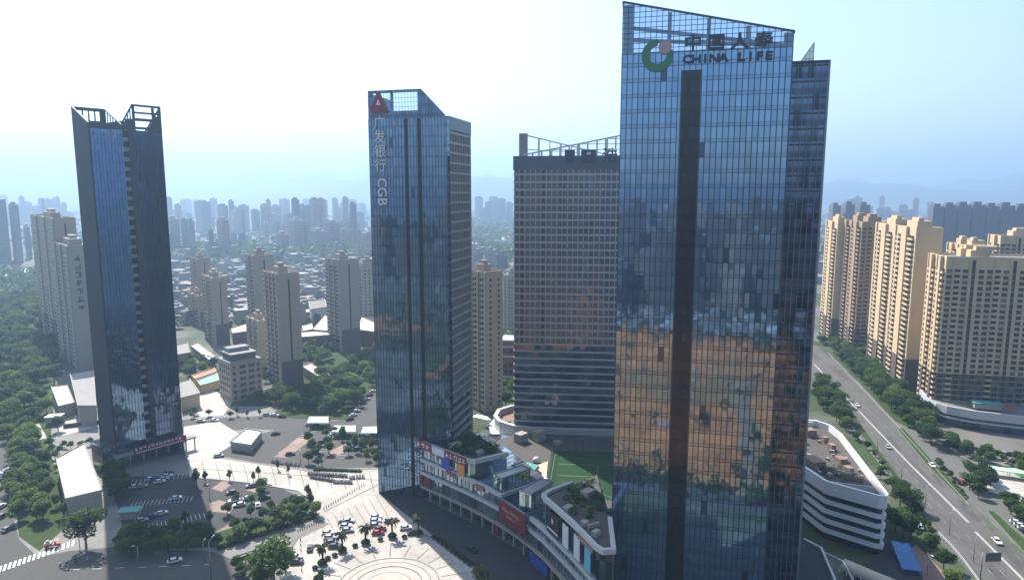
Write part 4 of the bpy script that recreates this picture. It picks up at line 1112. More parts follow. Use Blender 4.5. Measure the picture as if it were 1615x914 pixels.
def apartments(label, spec, wall='cream', base=18.0, keep=100, bays=2, front=True, group='cream apartment towers beside the avenue', tiers=(0, 0)):
    """cream slab: balconied bays stepping along its left flank, windowed end facing the viewer"""
    o, a, wu, wv, h = corner(*spec)
    t = thing('apartment_tower', label, 'apartment block', (o[0], o[1], 0), a, group)
    MB().box(0, wu, 0, wv, 0, base).build('base_storeys', M['brownbase'], t)
    body = MB().box(0.03, wu-0.03, 0.03, wv-0.03, base+0.004, h).build('wall', M[wall], t)
    nf = int((h-2)/FH)
    pr = MB(); pb = MB(); spots, wins, bal = [], [], []
    bw = wv/bays
    for b in range(bays):                      # left flank: lit pier then balconies, deep slot between bays
        y0 = b*bw
        for (q0, q1, dpt) in ((0.30, 0.52, 1.6), (0.86, 0.93, 0.8)):
            MB().box(-dpt, 0.0, y0+bw*q0, y0+bw*q1, base, h-tiers[0]*b+1.2).build('pier', M[wall], t); MB().box(-dpt, 0.0, y0+bw*q0, y0+bw*q1, 0, base-0.01).build('base_pier', M['brownbase'], t)
        for k in range(1, nf):
            bal.append((0, y0+bw*0.16, k*FH, R(-90))); bal.append((0, y0+bw*0.69, k*FH, R(-90)))
    repeat(t, 'balcony', balcony_mesh(round(bw*0.2, 1), 1.3, wall), bal, keep)
    if front:
        nb = max(2, int(wu/3.6)); sp = wu/nb
        slots = [i for i in range(nb) if i % 5 == 3]; fbal = []
        dk = MB(); rb_ = MB()
        for i in range(nb):
            xc = (i+0.5)*sp
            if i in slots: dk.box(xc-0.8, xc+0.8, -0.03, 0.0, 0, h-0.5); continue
            if i % 5 in (0, 2): rb_.box(xc+sp*0.42, xc+sp*0.58, -0.45, 0.0, base, h+0.6)
            for k in range(1, nf):
                (fbal if i % 5 == 1 else wins).append((xc, 0.03 if k*FH > base else 0.0, k*FH+(0.05 if i % 5 == 1 else 0.75), 0))
        if fbal: repeat(t, 'balcony', balcony_mesh(round(sp*0.8, 1), 1.1, wall), fbal, keep//2)
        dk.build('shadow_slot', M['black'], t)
        if rb_.v: rb_.build('front_pier', M[wall], t)
        rw = random.Random(len(label)); cur = [w_ for w_ in wins if rw.random() < 0.22]; wins = [w_ for w_ in wins if w_ not in cur]
        repeat(t, 'window', window_mesh(2.5, 1.75, 'frame'), wins, int(keep*0.8)); repeat(t, 'window', window_mesh(2.5, 1.75, 'frame', 'curtain'), cur, int(keep*0.2))
        ac = [(x_+1.62, y_, z_-0.55, 0) for x_, y_, z_, _ in wins if rw.random() < 0.45]
        repeat(t, 'air_conditioner', AC_MESH, ac, keep//2)
        lg_ = MB()
        for k in range(1, nf): lg_.box(0.4, wu-0.4, -0.22, -0.0, k*FH+0.05, k*FH+0.22) if k % 1 == 0 else None
        lg_.build('floor_ledges', M[wall], t)
    m = MB(); m.strip([(0.3, 0.3), (wu-0.3, 0.3), (wu-0.3, wv-0.3), (0.3, wv-0.3)], 0.2, -0.2, h, h+1.3, 0, True); m.build('parapet', M[wall], t)
    MB().box(0.55, wu-0.55, 0.55, wv-0.55, h+0.004, h+0.2).build('roof', M['roofgrey'], t)
    for b in range(bays):
        y0 = b*bw+bw*0.25
        m = MB().box(wu*0.25, min(wu*0.8, wu*0.25+9), y0, y0+bw*0.45, h+0.2, h+4.6); m.box(wu*0.3, wu*0.5, y0+0.5, y0+bw*0.3, h+4.62, h+6.6); m.build('stair_house', M[wall], t)
    return t
AV = -12.5
apartments('cream apartment tower whose wide windowed front fills the right edge above the curved shop podium', (1471, 655, 1450, 1640, 408, AV), keep=100, bays=2, base=24)
apartments('cream apartment slab with two sunlit balcony piers and a plain brown end wall', (1424, 622, 1368, 1470, 362, AV), bays=2, front=False, base=22)
apartments('tan apartment slab half hidden behind the mirrored tower, nearest the far end of the avenue', (1345, 560, 1318, 1402, 352, AV), wall='tan', bays=2, front=True, base=20, keep=40)
apartments('narrow cream apartment tower peeping past the edge of the mirrored tower', (1309, 540, 1294, 1332, 352, AV), bays=1, front=False, base=20, keep=40)
apartments('cream apartment tower standing behind the windowed front, its blocky roof showing over it', (1560, 560, 1545, 1660, 374, AV), bays=1, front=True, base=20, keep=40)
apartments('cream apartment tower behind, its low roof houses between two taller ones', (1510, 575, 1482, 1552, 390, AV), bays=2, front=True, base=20, keep=40)

# shop podium below them
sp_ = thing('shop_podium', 'curved white shop podium with dark strip glazing below the cream apartments', 'shops')
SPL = [(233, 378), (226.0, 361.0), (225.2, 354.0), (228.0, 345.5), (236, 338), (250, 331), (268, 324), (290, 318)]
MB().prism(offset(SPL, -0.8)+[(300, 345), (262, 362)], 0.02, 9.0, 0, 1).build('podium_body', [curtain('shop_glass', (0.10, 0.12, 0.16), 3, 4.5, (1, 0), 0.5, 0.08, 0.03, 0.1, 0), M['roofgrey']], sp_)
MB().strip(SPL, 0.4, -0.7, 6.0, 10.2).build('fascia', M['white'], sp_)
MB().strip(SPL, 1.2, -0.7, 4.0, 4.6).build('canopy_edge', M['white'], sp_)
m = MB().rbox(246, 342, R(-20), 12, 5, 10.2, 12.6); m.build('roof_room', M['grey_wall'], sp_); MB().rbox(246, 342, R(-20), 13, 6, 12.62, 13.2).build('green_roof', M['teal'], sp_)
sg = thing('shop_sign', 'white sign board with dark lettering on the podium corner below the apartments', 'sign', (225.0, 355.6, 6.4), R(-87))
MB().box(-6.5, 6.5, -1.0, -0.7, 0, 4.6).build('board', M['letter_white'], sg); marks(sg, 'lettering', -4.2, 2.4, 5, 2.1, 1.9, M['navy'], -1.2, seed=2)
sg = thing('shop_sign', 'dark blue lettering on the white podium fascia near the right edge', 'sign', (262, 325.6, 6.6), R(-21))
marks(sg, 'lettering', -3, 1.6, 4, 2.0, 1.9, M['navy'], -0.5, seed=12)
sg = thing('shop_sign', 'brick brown panel on the podium roof beside the green roofed room', 'sign', (254, 337, 10.2), R(-20)); MB().box(-4, 4, -0.3, 0, 0, 2.0).build('board', M['terracotta'], sg)
pv_ = thing('striped_awning', 'pale green awning over a sunlit court at the right edge', 'awning', (*G(1590, 752), 0), R(-25))
m = MB().box(-9, 9, -2.4, 2.4, 3.0, 3.3); m.build('awning_sheet', solid('awning_green', (0.40, 0.62, 0.40), 0.6), pv_)
m = MB()
for x in (-8.5, 0, 8.5):
    for y in (-2, 2): m.tube((x, y, 0), (x, y, 3.0), 0.08, n=6)
m.build('awning_posts', M['metal'], pv_)
sheet('green_court', gpoly([(1582, 738), (1640, 735), (1650, 752), (1592, 752)]), solid('court_green', (0.04, 0.16, 0.07), 0.8))
sheet('yard', gpoly([(1545, 740), (1580, 736), (1640, 770), (1640, 800), (1560, 775)]), M['stone2'])
sheet('yard', gpoly([(1500, 712), (1560, 712), (1600, 735), (1545, 735)]), M['walk'])

# the grey-beige district in the middle distance
def block(label, spec, wall='greybeige', base=0.0, cols=3, group=None, name='apartment_tower', cat='apartment block', lit=None, endcols=0, roof='roofgrey', fl=3.0):
    o, a, wu, wv, h = corner(*spec)
    t = thing(name, label, cat, (o[0], o[1], 0), a, group)
    if base:
        MB().box(0, wu, 0, wv, 0, base).build('base_storeys', M['brownbase'], t)
    MB().box(0.02, wu-0.02, 0.02, wv-0.02, base+0.004, h).build('wall', M[wall], t)
    nf = int((h-1.5)/fl); sp = wv/cols; m = MB(); p_ = MB(); wn_ = MB()
    for c in range(cols):
        y0 = c*sp
        p_.box(-0.9, 0, y0+sp*0.02, y0+sp*0.22, base, h+0.8)
        for k in range(1, nf):
            m.box(-0.8, 0, y0+sp*0.25, y0+sp*0.62, k*fl, k*fl+1.1); wn_.box(-0.05, 0.0, y0+sp*0.25, y0+sp*0.62, k*fl+1.1, k*fl+2.6); wn_.box(-0.05, 0.0, y0+sp*0.72, y0+sp*0.9, k*fl+0.9, k*fl+2.3)
    if base: p_.box(-0.9, 0, 0, wv*0.08, 0, base-0.01)
    p_.build('pier', M[wall], t); m.build('balconies', M[wall], t, kind='stuff')
    for c in range(endcols):
        x0 = wu*(c+0.5)/endcols
        for k in range(1, nf): wn_.box(x0-0.7, x0+0.7, -0.05, 0.0, k*fl+0.9, k*fl+2.3)
    if base or endcols:
        wn_.box(wu*0.46, wu*0.54, -0.05, 0.0, base, h-3) if not endcols else None
    wn_.build('windows', M['pane'], t, kind='stuff')
    m = MB().strip([(0.2, 0.2), (wu-0.2, 0.2), (wu-0.2, wv-0.2), (0.2, wv-0.2)], 0.2, -0.2, h, h+1.2, 0, True); m.build('parapet', M[wall], t)
    MB().box(0.42, wu-0.42, 0.42, wv-0.42, h+0.004, h+0.15).build('roof', M[roof], t)
    m = MB().box(wu*0.25, wu*0.7, wv*0.3, wv*0.62, h+0.15, h+4.5); m.box(wu*0.35, wu*0.6, wv*0.38, wv*0.55, h+4.52, h+6.8); m.build('stair_house', M[wall], t)
    return t
MG = 'grey beige apartment towers in the middle distance'
b1 = block('pink grey apartment tower behind the slim dark tower, tallest on the left', (104, 560, 62, 134, 346, 42), 'greybeige', 22, 3, MG)
b2 = block('grey apartment tower with a column of dark characters beside the slim dark tower', (124, 585, 92, 165, 390, 42), 'grey_wall', 0, 3, MG)
block('short orange tinted apartment tower with lit left flank', (317, 516, 296, 326, 468, 42), 'tan', 14, 2, MG)
block('distant tan apartment tower seen over the short orange one', (318, 492, 302, 334, 410, 42), 'tan', 12, 2, MG)
block('grey beige apartment tower with a blank end wall, left of the pale avenue', (342, 545, 321, 361, 440, 40), 'greybeige', 17, 2, MG)
block('tall grey apartment tower right of the pale avenue', (408, 540, 391, 436, 405, 40), 'grey_wall', 15, 2, MG)
block('low apartment block with a terracotta roof beside the grey office building', (412, 585, 389, 428, 508, 42), 'greybeige', 0, 3, MG, roof='terracotta')
block('nearest grey beige apartment tower with balcony columns and a broad blank end wall', (446, 610, 420, 477, 434, 42), 'greybeige', 16, 4, MG)
block('apartment tower just left of the red triangle tower with three white piers', (540, 555, 516, 568, 412, 40), 'grey_wall', 17, 3, MG)
block('bluish apartment tower half hidden behind the red triangle tower', (575, 520, 562, 600, 418, 40), 'grey_wall', 10, 2, MG, endcols=4)
block('brown apartment tower filling the gap between the two central towers', (768, 650, 735, 793, 432, 42), 'greybeige', 0, 3, MG, endcols=2)
block('far bluish apartment tower in the gap beside the banded tower', (801, 520, 793, 822, 436, 30), 'grey_wall', 0, 2, MG, endcols=5)
m = thing('brick_block', 'dark red brick block with white stringcourses in the gap beside the banded tower', 'building', (*G(792, 612), 0), R(-5))
MB().box(0, 30, 0, 14, 0, 30).build('wall', M['redbrick'], m); q = MB()
for z in (7, 20, 26, 30): q.box(-0.4, 30.4, -0.4, 14.4, z, z+0.9)
q.build('stringcourses', M['white'], m); q = MB()
for k in range(9):
    for z in (1, 9, 13, 22): q.box(1.2+3.2*k, 3.2+3.2*k, -0.1, -0.01, z+0.6, z+2.8)
q.build('windows', M['pane'], m, kind='stuff')
# column of characters on the left apartment tower
sg = thing('vertical_sign', 'column of dark characters running down the grey apartment wall on the left', 'sign', local(b2, 0, -0.1, 0), b2.rotation_euler[2])
zt_ = ZH(408, b2.location[1]); marks(sg, 'lettering', 5.0, zt_, 7, 5.6, 4.4, M['navy'], -0.3, True, seed=21)

# beige office block
o, a, wu, wv, h = corner(366, 634, 344, 412, 574, 44)
t = thing('office_building', 'six storey beige office block with a penthouse, dark paired windows and roof rails', 'office building', (o[0], o[1], 0), a)
MB().box(0, wu, 0, wv, 0, h).build('wall', M['greybeige'], t)
m = MB().box(-0.4, wu+0.4, -0.4, wv+0.4, h+0.01, h+0.9); m.box(-0.25, wu+0.25, -0.25, wv+0.25, h-4.1, h-3.6); m.build('cornice', M['concrete'], t)
m = MB().box(2, wu-2, 2.5, wv-2, h+0.92, h+4.2); m.build('penthouse', M['brownbase'], t)
m = MB().box(1.4, wu-1.4, 1.8, wv-1.4, h+4.22, h+4.9); m.box(3, wu-3, wv*0.5, wv-2, h+4.92, h+7.2); m.build('penthouse_roof', M['concrete'], t)
spots = []
nf = 6; fh = (h-1)/nf
for k in range(nf):
    for x in (0.12, 0.34, 0.44, 0.62, 0.72, 0.9): spots.append((wu*x, 0, k*fh+1.2, 0))
    for y in (0.12, 0.3, 0.48, 0.66, 0.84): spots.append((0, wv*y, k*fh+1.2, R(-90)))
repeat(t, 'window', window_mesh(1.8, 1.9, 'frame'), spots, 100)

# ================================================================== LOW BUILDINGS AND SHEDS
def shed(label, px, yb, x0, x1, h, ang, wall, roof, name='low_building', cat='building', slope=0.0, group=None, win=True):
    o = G(px, yb); a = R(ang); r, l = (math.cos(a), math.sin(a)), (-math.sin(a), math.cos(a))
    wu, wv = solve(o, r, x1, 2), solve(o, l, x0, 2)
    wu, wv = min(wu, 90), min(wv, 90)
    t = thing(name, label, cat, (o[0], o[1], 0), a, group)
    MB().box(0, wu, 0, wv, 0, h).build('wall', M[wall], t)
    m = MB().prism([(-0.5, -0.5), (wu+0.5, -0.5), (wu+0.5, wv+0.5), (-0.5, wv+0.5)], h+0.003, [h+0.5, h+0.5, h+0.5+slope, h+0.5+slope])
    for i in range(int(wv/6)): m.box(-0.3, wu+0.3, 3+6*i, 3.12+6*i, h+0.45, h+0.58) if slope == 0 else None
    m.build('roof', M[roof], t)
    if win and h > 3:
        m = MB()
        for k in range(int(wu/4)):
            m.box(1+4*k, 3+4*k, -0.06, -0.004, 1.0, min(h-0.5, 3.0))
        for k in range(int(wv/4)): m.box(-0.06, -0.004, 1+4*k, 3+4*k, 1.0, min(h-0.5, 3.0))
        m.build('windows', M['pane'], t)
    return t
def roof_quad(label, px, z, wall, roof, name='low_building', cat='building', group=None):
    """building measured from its roof outline"""
    P = [G(a, b, z) for a, b in px]; cx = sum(p_[0] for p_ in P)/len(P); cy_ = sum(p_[1] for p_ in P)/len(P)
    t = thing(name, label, cat, (cx, cy_, 0), 0, group); P = [(x-cx, y-cy_) for x, y in P]
    if sum(P[i][0]*P[(i+1) % len(P)][1]-P[(i+1) % len(P)][0]*P[i][1] for i in range(len(P))) < 0: P = P[::-1]
    Q = offset(P, -0.4, True)
    MB().prism(Q, 0, z-0.4).build('wall', M[wall], t)
    MB().prism(P, z-0.39, z).build('roof', M[roof], t)
    MB().strip(P, 0.02, -0.3, z+0.002, z+0.5, 0, True).build('parapet', M[wall], t)
    return t
roof_quad('large cream flat roofed hall left of the slim dark tower', [(88, 723), (133, 699), (162, 773), (103, 787)], 8, 'grey_wall', 'roof_white')
roof_quad('tan roofed low wing in front of the grey apartment tower', [(80, 610), (106, 607), (118, 635), (92, 641)], 7, 'grey_wall', 'roof_white')
roof_quad('grey stone gatehouse block below the lettered apartment tower', [(110, 590), (148, 583), (152, 640), (122, 640)], 11, 'grey_wall', 'concrete')
roof_quad('pale blue sheet roofed shed beside the sunlit concrete yard', [(362, 697), (388, 676), (414, 680), (396, 702)], 4, 'grey_wall', 'pale_blue_roof', 'shed', 'shed')
roof_quad('beige hall with a long roof edge right of the slim tower', [(282, 603), (300, 598), (316, 620), (284, 628)], 8, 'cream', 'concrete')
roof_quad('cream roofed low building at the foot of the nearest apartment tower', [(476, 578), (490, 573), (522, 592), (508, 598)], 6, 'greybeige', 'roof_white')
roof_quad('olive roofed small house below the nearest apartment tower', [(418, 614), (440, 608), (450, 622), (430, 626)], 5, 'cream', 'pale_green_roof')
roof_quad('teal roofed small hall near the grey office block', [(310, 600), (342, 588), (346, 600), (316, 608)], 5, 'cream', 'teal', 'shed', 'shed')
roof_quad('terracotta roofed yard building by the teal hall', [(302, 592), (338, 580), (342, 586), (308, 598)], 5, 'cream', 'terracotta')
roof_quad('wide white sheet roofed market hall behind the apartment towers', [(492, 520), (512, 497), (524, 500), (520, 522)], 12, 'redbrick', 'roof_white')
roof_quad('white sheet roofed market hall nearest the red triangle tower', [(562, 520), (570, 500), (596, 498), (596, 524)], 12, 'redbrick', 'roof_white')
roof_quad('long red brick hall with a white roof edge behind the apartment towers', [(474, 524), (524, 520), (524, 528), (474, 532)], 11, 'redbrick', 'roof_white')
roof_quad('white roofed low hall left of the nearest apartment tower', [(364, 518), (390, 510), (392, 522), (366, 526)], 9, 'redbrick', 'roof_white')
roof_quad('sunlit white flat roof left of the grey beige tower', [(300, 545), (312, 541), (340, 562), (330, 568)], 6, 'grey_wall', 'roof_white')
roof_quad('grey block between the slim tower and the sunlit roof', [(276, 545), (296, 540), (300, 556), (278, 560)], 10, 'grey_wall', 'concrete')
roof_quad('white striped office slab beyond the market halls', [(486, 475), (512, 472), (516, 484), (490, 488)], 16, 'white', 'roofgrey')
roof_quad('pale blue pool hall roof by the market halls', [(476, 514), (492, 510), (494, 519), (478, 522)], 8, 'grey_wall', 'pale_blue_roof')
for i, (x0, x1, y, lab) in enumerate(((523, 561, 676, 'pale green canopy over parked cars, left of its neighbour'), (569, 597, 678, 'pale green canopy over parked cars beside the red triangle tower'), (484, 518, 662, 'grey green canopy at the back of the middle car park'))):
    z = 3.2; P = [G(x0, y+5, z), G(x1, y+5, z), G(x1, y-5, z), G(x0+4, y-5, z)]; cx, cy_ = P[0]
    t = thing('parking_canopy', lab, 'canopy', (cx, cy_, 0), 0, 'canopies of the middle car park'); Q = [(x-cx, y_-cy_) for x, y_ in P]
    MB().prism(Q, z, z+0.25).build('canopy_roof', M['pale_green_roof' if i < 2 else 'metal'], t)
    m = MB()
    for k in range(6):
        for (A, B) in ((Q[0], Q[1]), (Q[3], Q[2])): m.tube((A[0]+(B[0]-A[0])*k/5, A[1]+(B[1]-A[1])*k/5, 0), (A[0]+(B[0]-A[0])*k/5, A[1]+(B[1]-A[1])*k/5, z), 0.1, n=6)
    m.build('canopy_posts', M['metal'], t)
t = thing('guard_hut', 'dark teal roofed hut in the shaded car park', 'hut', (*G(206, 815), 0), R(10))
MB().box(-3, 3, -1.8, 1.8, 0, 2.8).build('wall', M['grey_wall'], t); MB().box(-4, 4, -2.4, 2.4, 2.81, 3.2).build('roof', M['teal'], t)
t = thing('guard_hut', 'small white roofed hut at the edge of the park trees', 'hut', (*G(87, 668), 0), R(10))
MB().box(-3.2, 3.2, -2.6, 2.6, 0, 4.2).build('wall', M['grey_wall'], t); MB().box(-3.8, 3.8, -3.2, 3.2, 4.21, 4.7).build('roof', M['white'], t)
t = thing('yard_wall', 'low dark wall along the sunlit yard behind the slim tower', 'wall', (*G(100, 675), 0), math.atan2(G(158, 668)[1]-G(100, 675)[1], G(158, 668)[0]-G(100, 675)[0]))
MB().box(0, 30, -0.2, 0.2, 0, 2.2).build('wall_body', M['brownbase'], t)
t = thing('yard_wall', 'white end wall of the sunlit concrete yard beside the slim tower', 'wall', (*G(294, 724), 0), math.atan2(G(291, 678)[1]-G(294, 724)[1], G(291, 678)[0]-G(294, 724)[0]))
MB().box(0, 34, -0.2, 0.2, 0, 4.5).build('wall_body', M['white'], t)

# ================================================================== FAR CITY
FW = [far_wall('far_pale', (0.294, 0.266, 0.252), (0.12, 0.13, 0.15)), far_wall('far_pink', (0.322, 0.238, 0.196), (0.12, 0.11, 0.12)), far_wall('far_grey', (0.210, 0.210, 0.217), (0.07, 0.08, 0.10)), far_wall('far_slate', (0.112, 0.112, 0.140), (0.05, 0.055, 0.08)), far_wall('far_cream', (0.385, 0.336, 0.280), (0.14, 0.13, 0.13))]
def far_tower(label, x0, x1, yt, yb, mi, group, split=0.45, ang=40, roofs=True):
    xc = x0+(x1-x0)*split
    o, a, wu, wv, h = corner(xc, yb, x0, x1, yt, ang)
    t = thing('far_tower', label, 'tower block', (o[0], o[1], 0), a, group)
    MB().box(0, wu, 0, wv, 0, h).build('wall', FW[mi], t)
    m = MB().box(wu*0.2, wu*0.75, wv*0.25, wv*0.7, h+0.01, h+5); m.box(wu*0.1, wu*0.2, wv*0.1, wv*0.9, h+0.01, h+2.5); m.build('roof_house', FW[mi], t)
    return t
NM = ['hazy pale', 'hazy pink', 'hazy grey', 'hazy slate', 'hazy cream']
FG = 'far tower blocks in the hazy city'
far = [(263,285,345,402,0),(287,297,347,400,2),(297,309,348,402,0),(309,334,318,368,2),(330,338,364,402,3),(344,363,347,405,1),(376,387,326,368,1),(388,394,342,366,0),(397,411,332,368,2),(421,444,339,370,1),(456,480,347,400,4),(480,488,352,400,1),(464,474,331,350,2),(485,495,324,362,2),(505,516,324,362,2),(515,536,351,398,1),(529,540,329,356,2),(490,514,364,404,4),(536,548,364,402,4),(549,560,366,404,1),(561,572,364,402,4),(573,590,370,410,1),(560,575,336,364,2),(525,537,386,412,0),(436,456,369,402,1),(364,374,369,394,2),(376,388,371,396,3),(446,455,340,360,0),(262,276,372,404,2),(546,556,338,362,0),(412,420,345,366,0),(20,36,323,414,2),(40,50,358,408,2),(68,84,314,350,2),(84,97,312,350,0),(53,64,366,420,2),(-30,17,314,415,2),(58,62,374,415,0),(745,762,398,436,2),(764,782,395,432,0),(783,800,402,436,3),(746,758,420,446,1)]
for i, (x0, x1, yt, yb, mi) in enumerate(far):
    nx = 'left of the slim dark tower' if x0 < 110 else ('in the gap between the two central towers' if x0 > 700 else 'between the slim tower and the red triangle tower')
    size = 'tallest' if (x0, yt) in ((309, 318), (-30, 314)) else ('tall' if yb-yt > 48 else ('low' if yb-yt < 26 else 'mid height'))
    w = 'broad' if x1-x0 > 18 else ('slender' if x1-x0 < 11 else 'square')
    far_tower(f'{NM[mi]} {size} {w} tower block, number counted by its place, {nx}'.replace(', number counted by its place', ''), x0, x1, yt, yb, mi, FG, 0.4+0.02*(i % 7))
for i, (x0, x1, yt) in enumerate(((1303,1322,324),(1322,1344,322),(1344,1368,323))):
    far_tower('slate tower in the hazy row of three above the tan apartment slab', x0, x1, yt, 410, 3, 'three slate towers above the avenue end', 0.3, -12)
for i, (x0, x1, yt) in enumerate(((1462,1480,326),(1480,1500,324),(1500,1522,323),(1522,1545,323),(1545,1566,325),(1566,1590,324),(1590,1618,326),(1618,1650,325))):
    far_tower('slate tower in the long hazy row behind the cream apartments at right', x0-4, x1+3, yt, 425, 3, 'row of slate towers behind the cream apartments', 0.25, -12)
rnd = random.Random(91); seen = [(a, b) for a, _, b, _, _ in far]
for k in range(120):
    zone = rnd.choice(((262, 578), (262, 578), (262, 578), (262, 578), (-20, 112), (744, 808), (1320, 1470)))
    x0 = rnd.uniform(*zone); w = rnd.uniform(7, 17); yb = rnd.choice((rnd.uniform(338, 352), rnd.uniform(352, 372), rnd.uniform(372, 392)))
    if zone[0] == 1320 or (zone[0] == -20 and yb > 362) or zone[0] == 744: yb = min(yb, 350)
    hpx = rnd.uniform(0.30, 1.0)*(yb-306)*0.92; yt = yb-hpx
    if x0+w > zone[1]+6: continue
    far_tower(('hazy pale', 'hazy pink', 'hazy grey', 'hazy slate', 'hazy cream')[k % 5]+(' tower in the packed skyline beyond the middle city' if zone[0] == 262 else ' tower in the thin skyline near the hills'), x0, x0+w, yt, yb, k % 5, 'packed far skyline', rnd.uniform(0.35, 0.6))
# low town: roofs beyond counting
rnd = random.Random(31)
m = MB(); tr = MB()
cols = [M['far_lo1'] if 'far_lo1' in M else solid('low_wall_a', (0.30, 0.285, 0.27), 0.8), solid('low_wall_b', (0.24, 0.19, 0.16), 0.8), solid('low_roof_white', (0.36, 0.36, 0.37), 0.7), solid('low_roof_dark', (0.16, 0.16, 0.17), 0.8)]
for k in range(6500):
    px, py = rnd.uniform(-60, 1680), 306+14+rnd.random()**1.4*190
    if 100 < py-306 and (px < 100 or 330 < px-0*py < 350): continue
    x, y = G(px, py)
    if y > 4800 or y < 560: continue
    if px < 95 and y < 1500: continue
    if px > 1200 and y < 900: continue
    if abs(px-(392-(py-430)*0.28)) < 9 and y < 1500: continue
    s_ = rnd.uniform(6, 15)*(1 if rnd.random() < 0.88 else 1.8); h = rnd.choice((4, 6, 7, 9, 12, 15, 18)); rz = R(rnd.choice((40, 42, 38, -12)))
    m.rbox(x, y, rz, s_, s_*rnd.uniform(0.5, 1.4), 0, h, rnd.choice((0, 0, 1))); m.rbox(x, y, rz, s_*1.02, s_*0.8, h+0.01, h+0.6, rnd.choice((2, 3, 3, 3, 1, 1)))
    if rnd.random() < 0.5: m.rbox(x+s_*0.2, y, rz, s_*0.3, s_*0.25, h+0.61, h+3, 0)
tag(m.build('low_town', cols), 'low roofs of the hazy town spreading to the hills', 'houses', kind='stuff')
sheet('far_avenue', gpoly([(357, 505), (378, 505), (388, 470), (394, 440), (391, 440), (382, 462)]), M['service'])
for px in ([(745, 372), (805, 366), (812, 380), (745, 390)], [(1360, 352), (1460, 350), (1460, 358), (1360, 366)], [(745, 400), (770, 398), (772, 404), (745, 408)], [(0, 432), (60, 420), (62, 424), (0, 438)], [(1372, 333), (1396, 332), (1396, 335), (1372, 336)], [(1430, 336), (1448, 335), (1448, 338), (1430, 339)]):
    sheet('clearing', gpoly(px), M['stone2'])
FB = [far_wall('back_brown', (0.11, 0.085, 0.07), (0.03, 0.03, 0.035)), far_wall('back_slate', (0.06, 0.07, 0.075), (0.02, 0.025, 0.03)), far_wall('back_tan', (0.20, 0.15, 0.115), (0.04, 0.04, 0.045))]
m = MB()
for k in range(170):
    x, y = rnd.uniform(-420, 190), rnd.uniform(-300, -222); w = rnd.uniform(4, 12); m.rbox(x, y, rnd.random()*3, w, w*rnd.uniform(0.5, 1.2), 0, rnd.uniform(3, 8), rnd.choice((0, 1, 2)))
for k in range(60):
    x, y = rnd.uniform(-130, 50), rnd.uniform(-190, 95); w = rnd.uniform(1.0, 2.6); m.rbox(x, y, rnd.random()*3, w, w*rnd.uniform(0.5, 2.5), 0.2, rnd.uniform(1.2, 2.5), rnd.choice((1, 1, 2)))
tag(m.build('market_stalls', [cols[2], cols[1], cols[3]]), 'low sheds beyond the earthworks behind the viewpoint, seen only mirrored', 'sheds', kind='stuff')
# the town behind the viewpoint, mirrored in the glass
for i in range(78):
    row, k = divmod(i, 26)
    x = -560+k*36+rnd.uniform(-12, 12); y = -275-row*120-rnd.uniform(0, 70)
    t = thing('town_block', 'apartment block in the town behind the viewpoint, seen only as a reflection', 'apartment block', (x, y, 0), R(rnd.uniform(-30, 30)), 'mirrored town blocks')
    w, d2, h = rnd.uniform(22, 46), rnd.uniform(16, 24), rnd.choice((28, 46, 62, 78, 86, 92)) if row == 0 else rnd.choice((78, 92, 100, 108))
    MB().box(-w/2, w/2, -d2/2, d2/2, 0, h).build('wall', FB[rnd.choice((0, 0, 1, 2))], t)
    MB().box(-w/5, w/5, -d2/4, d2/4, h+0.01, h+5).build('roof_house', FW[2], t)

# ================================================================== TREES
def make_tree(seed, hgt, rad, mat, n_leaf=1500, leaf=0.42, flat=0.75):
    rnd = random.Random(seed)
    root = thing('tree', 'tree', 'tree', (0, 0, -500))
    m = MB(); th = hgt*0.42
    m.tube((0, 0, 0), (0.1, 0, th), hgt*0.028, hgt*0.018, 7)
    tips = []
    for k in range(5):
        a = 2*math.pi*k/5+rnd.random(); q = (rad*0.5*math.cos(a), rad*0.5*math.sin(a), hgt*rnd.uniform(0.55, 0.75)); tips.append(q)
        m.tube((0.1, 0, th*rnd.uniform(0.75, 1)), q, hgt*0.014, hgt*0.006, 5)
    m.build('trunk', M['bark'], root)
    lobes = []
    for k in range(9):
        a = 2*math.pi*k/9*1.7+rnd.random(); rr = rad*rnd.uniform(0.15, 0.68)
        lobes.append((rr*math.cos(a), rr*math.sin(a), hgt*rnd.uniform(0.48, 0.84), rad*rnd.uniform(0.30, 0.50)))
    lobes.append((0, 0, hgt*0.82, rad*0.45))
    m = MB()
    for _ in range(n_leaf):
        lx, ly, lz, lr = rnd.choice(lobes); d = Vector((rnd.gauss(0, 1), rnd.gauss(0, 1), rnd.gauss(0, 1))).normalized()
        r = lr*(1-0.55*rnd.random()**2.2)
        leaf_quad(m, (lx+d.x*r, ly+d.y*r, max(hgt*0.26, lz+d.z*r*flat)), leaf, rnd)
    m.build('crown', mat, root)
    return remember(root)
T_ = [make_tree(101, 8.5, 4.6, M['leaf_a']), make_tree(102, 7.2, 4.0, M['leaf_b']), make_tree(103, 9.5, 5.2, M['leaf_b'], 1800), make_tree(104, 6.0, 2.8, M['leaf_c'], 800, 0.36), make_tree(105, 10.0, 4.8, M['leaf_a'], 1800), make_tree(106, 7.0, 1.7, M['leaf_a'], 600, 0.34, 1.6)]
placed = []; FOREST = []
def tree(x, y, kind, s, label, group):
    FOREST.append((x, y, kind, random.uniform(0, 6.28), s*random.uniform(0.9, 1.1), s*random.uniform(0.9, 1.1), s, label, group))
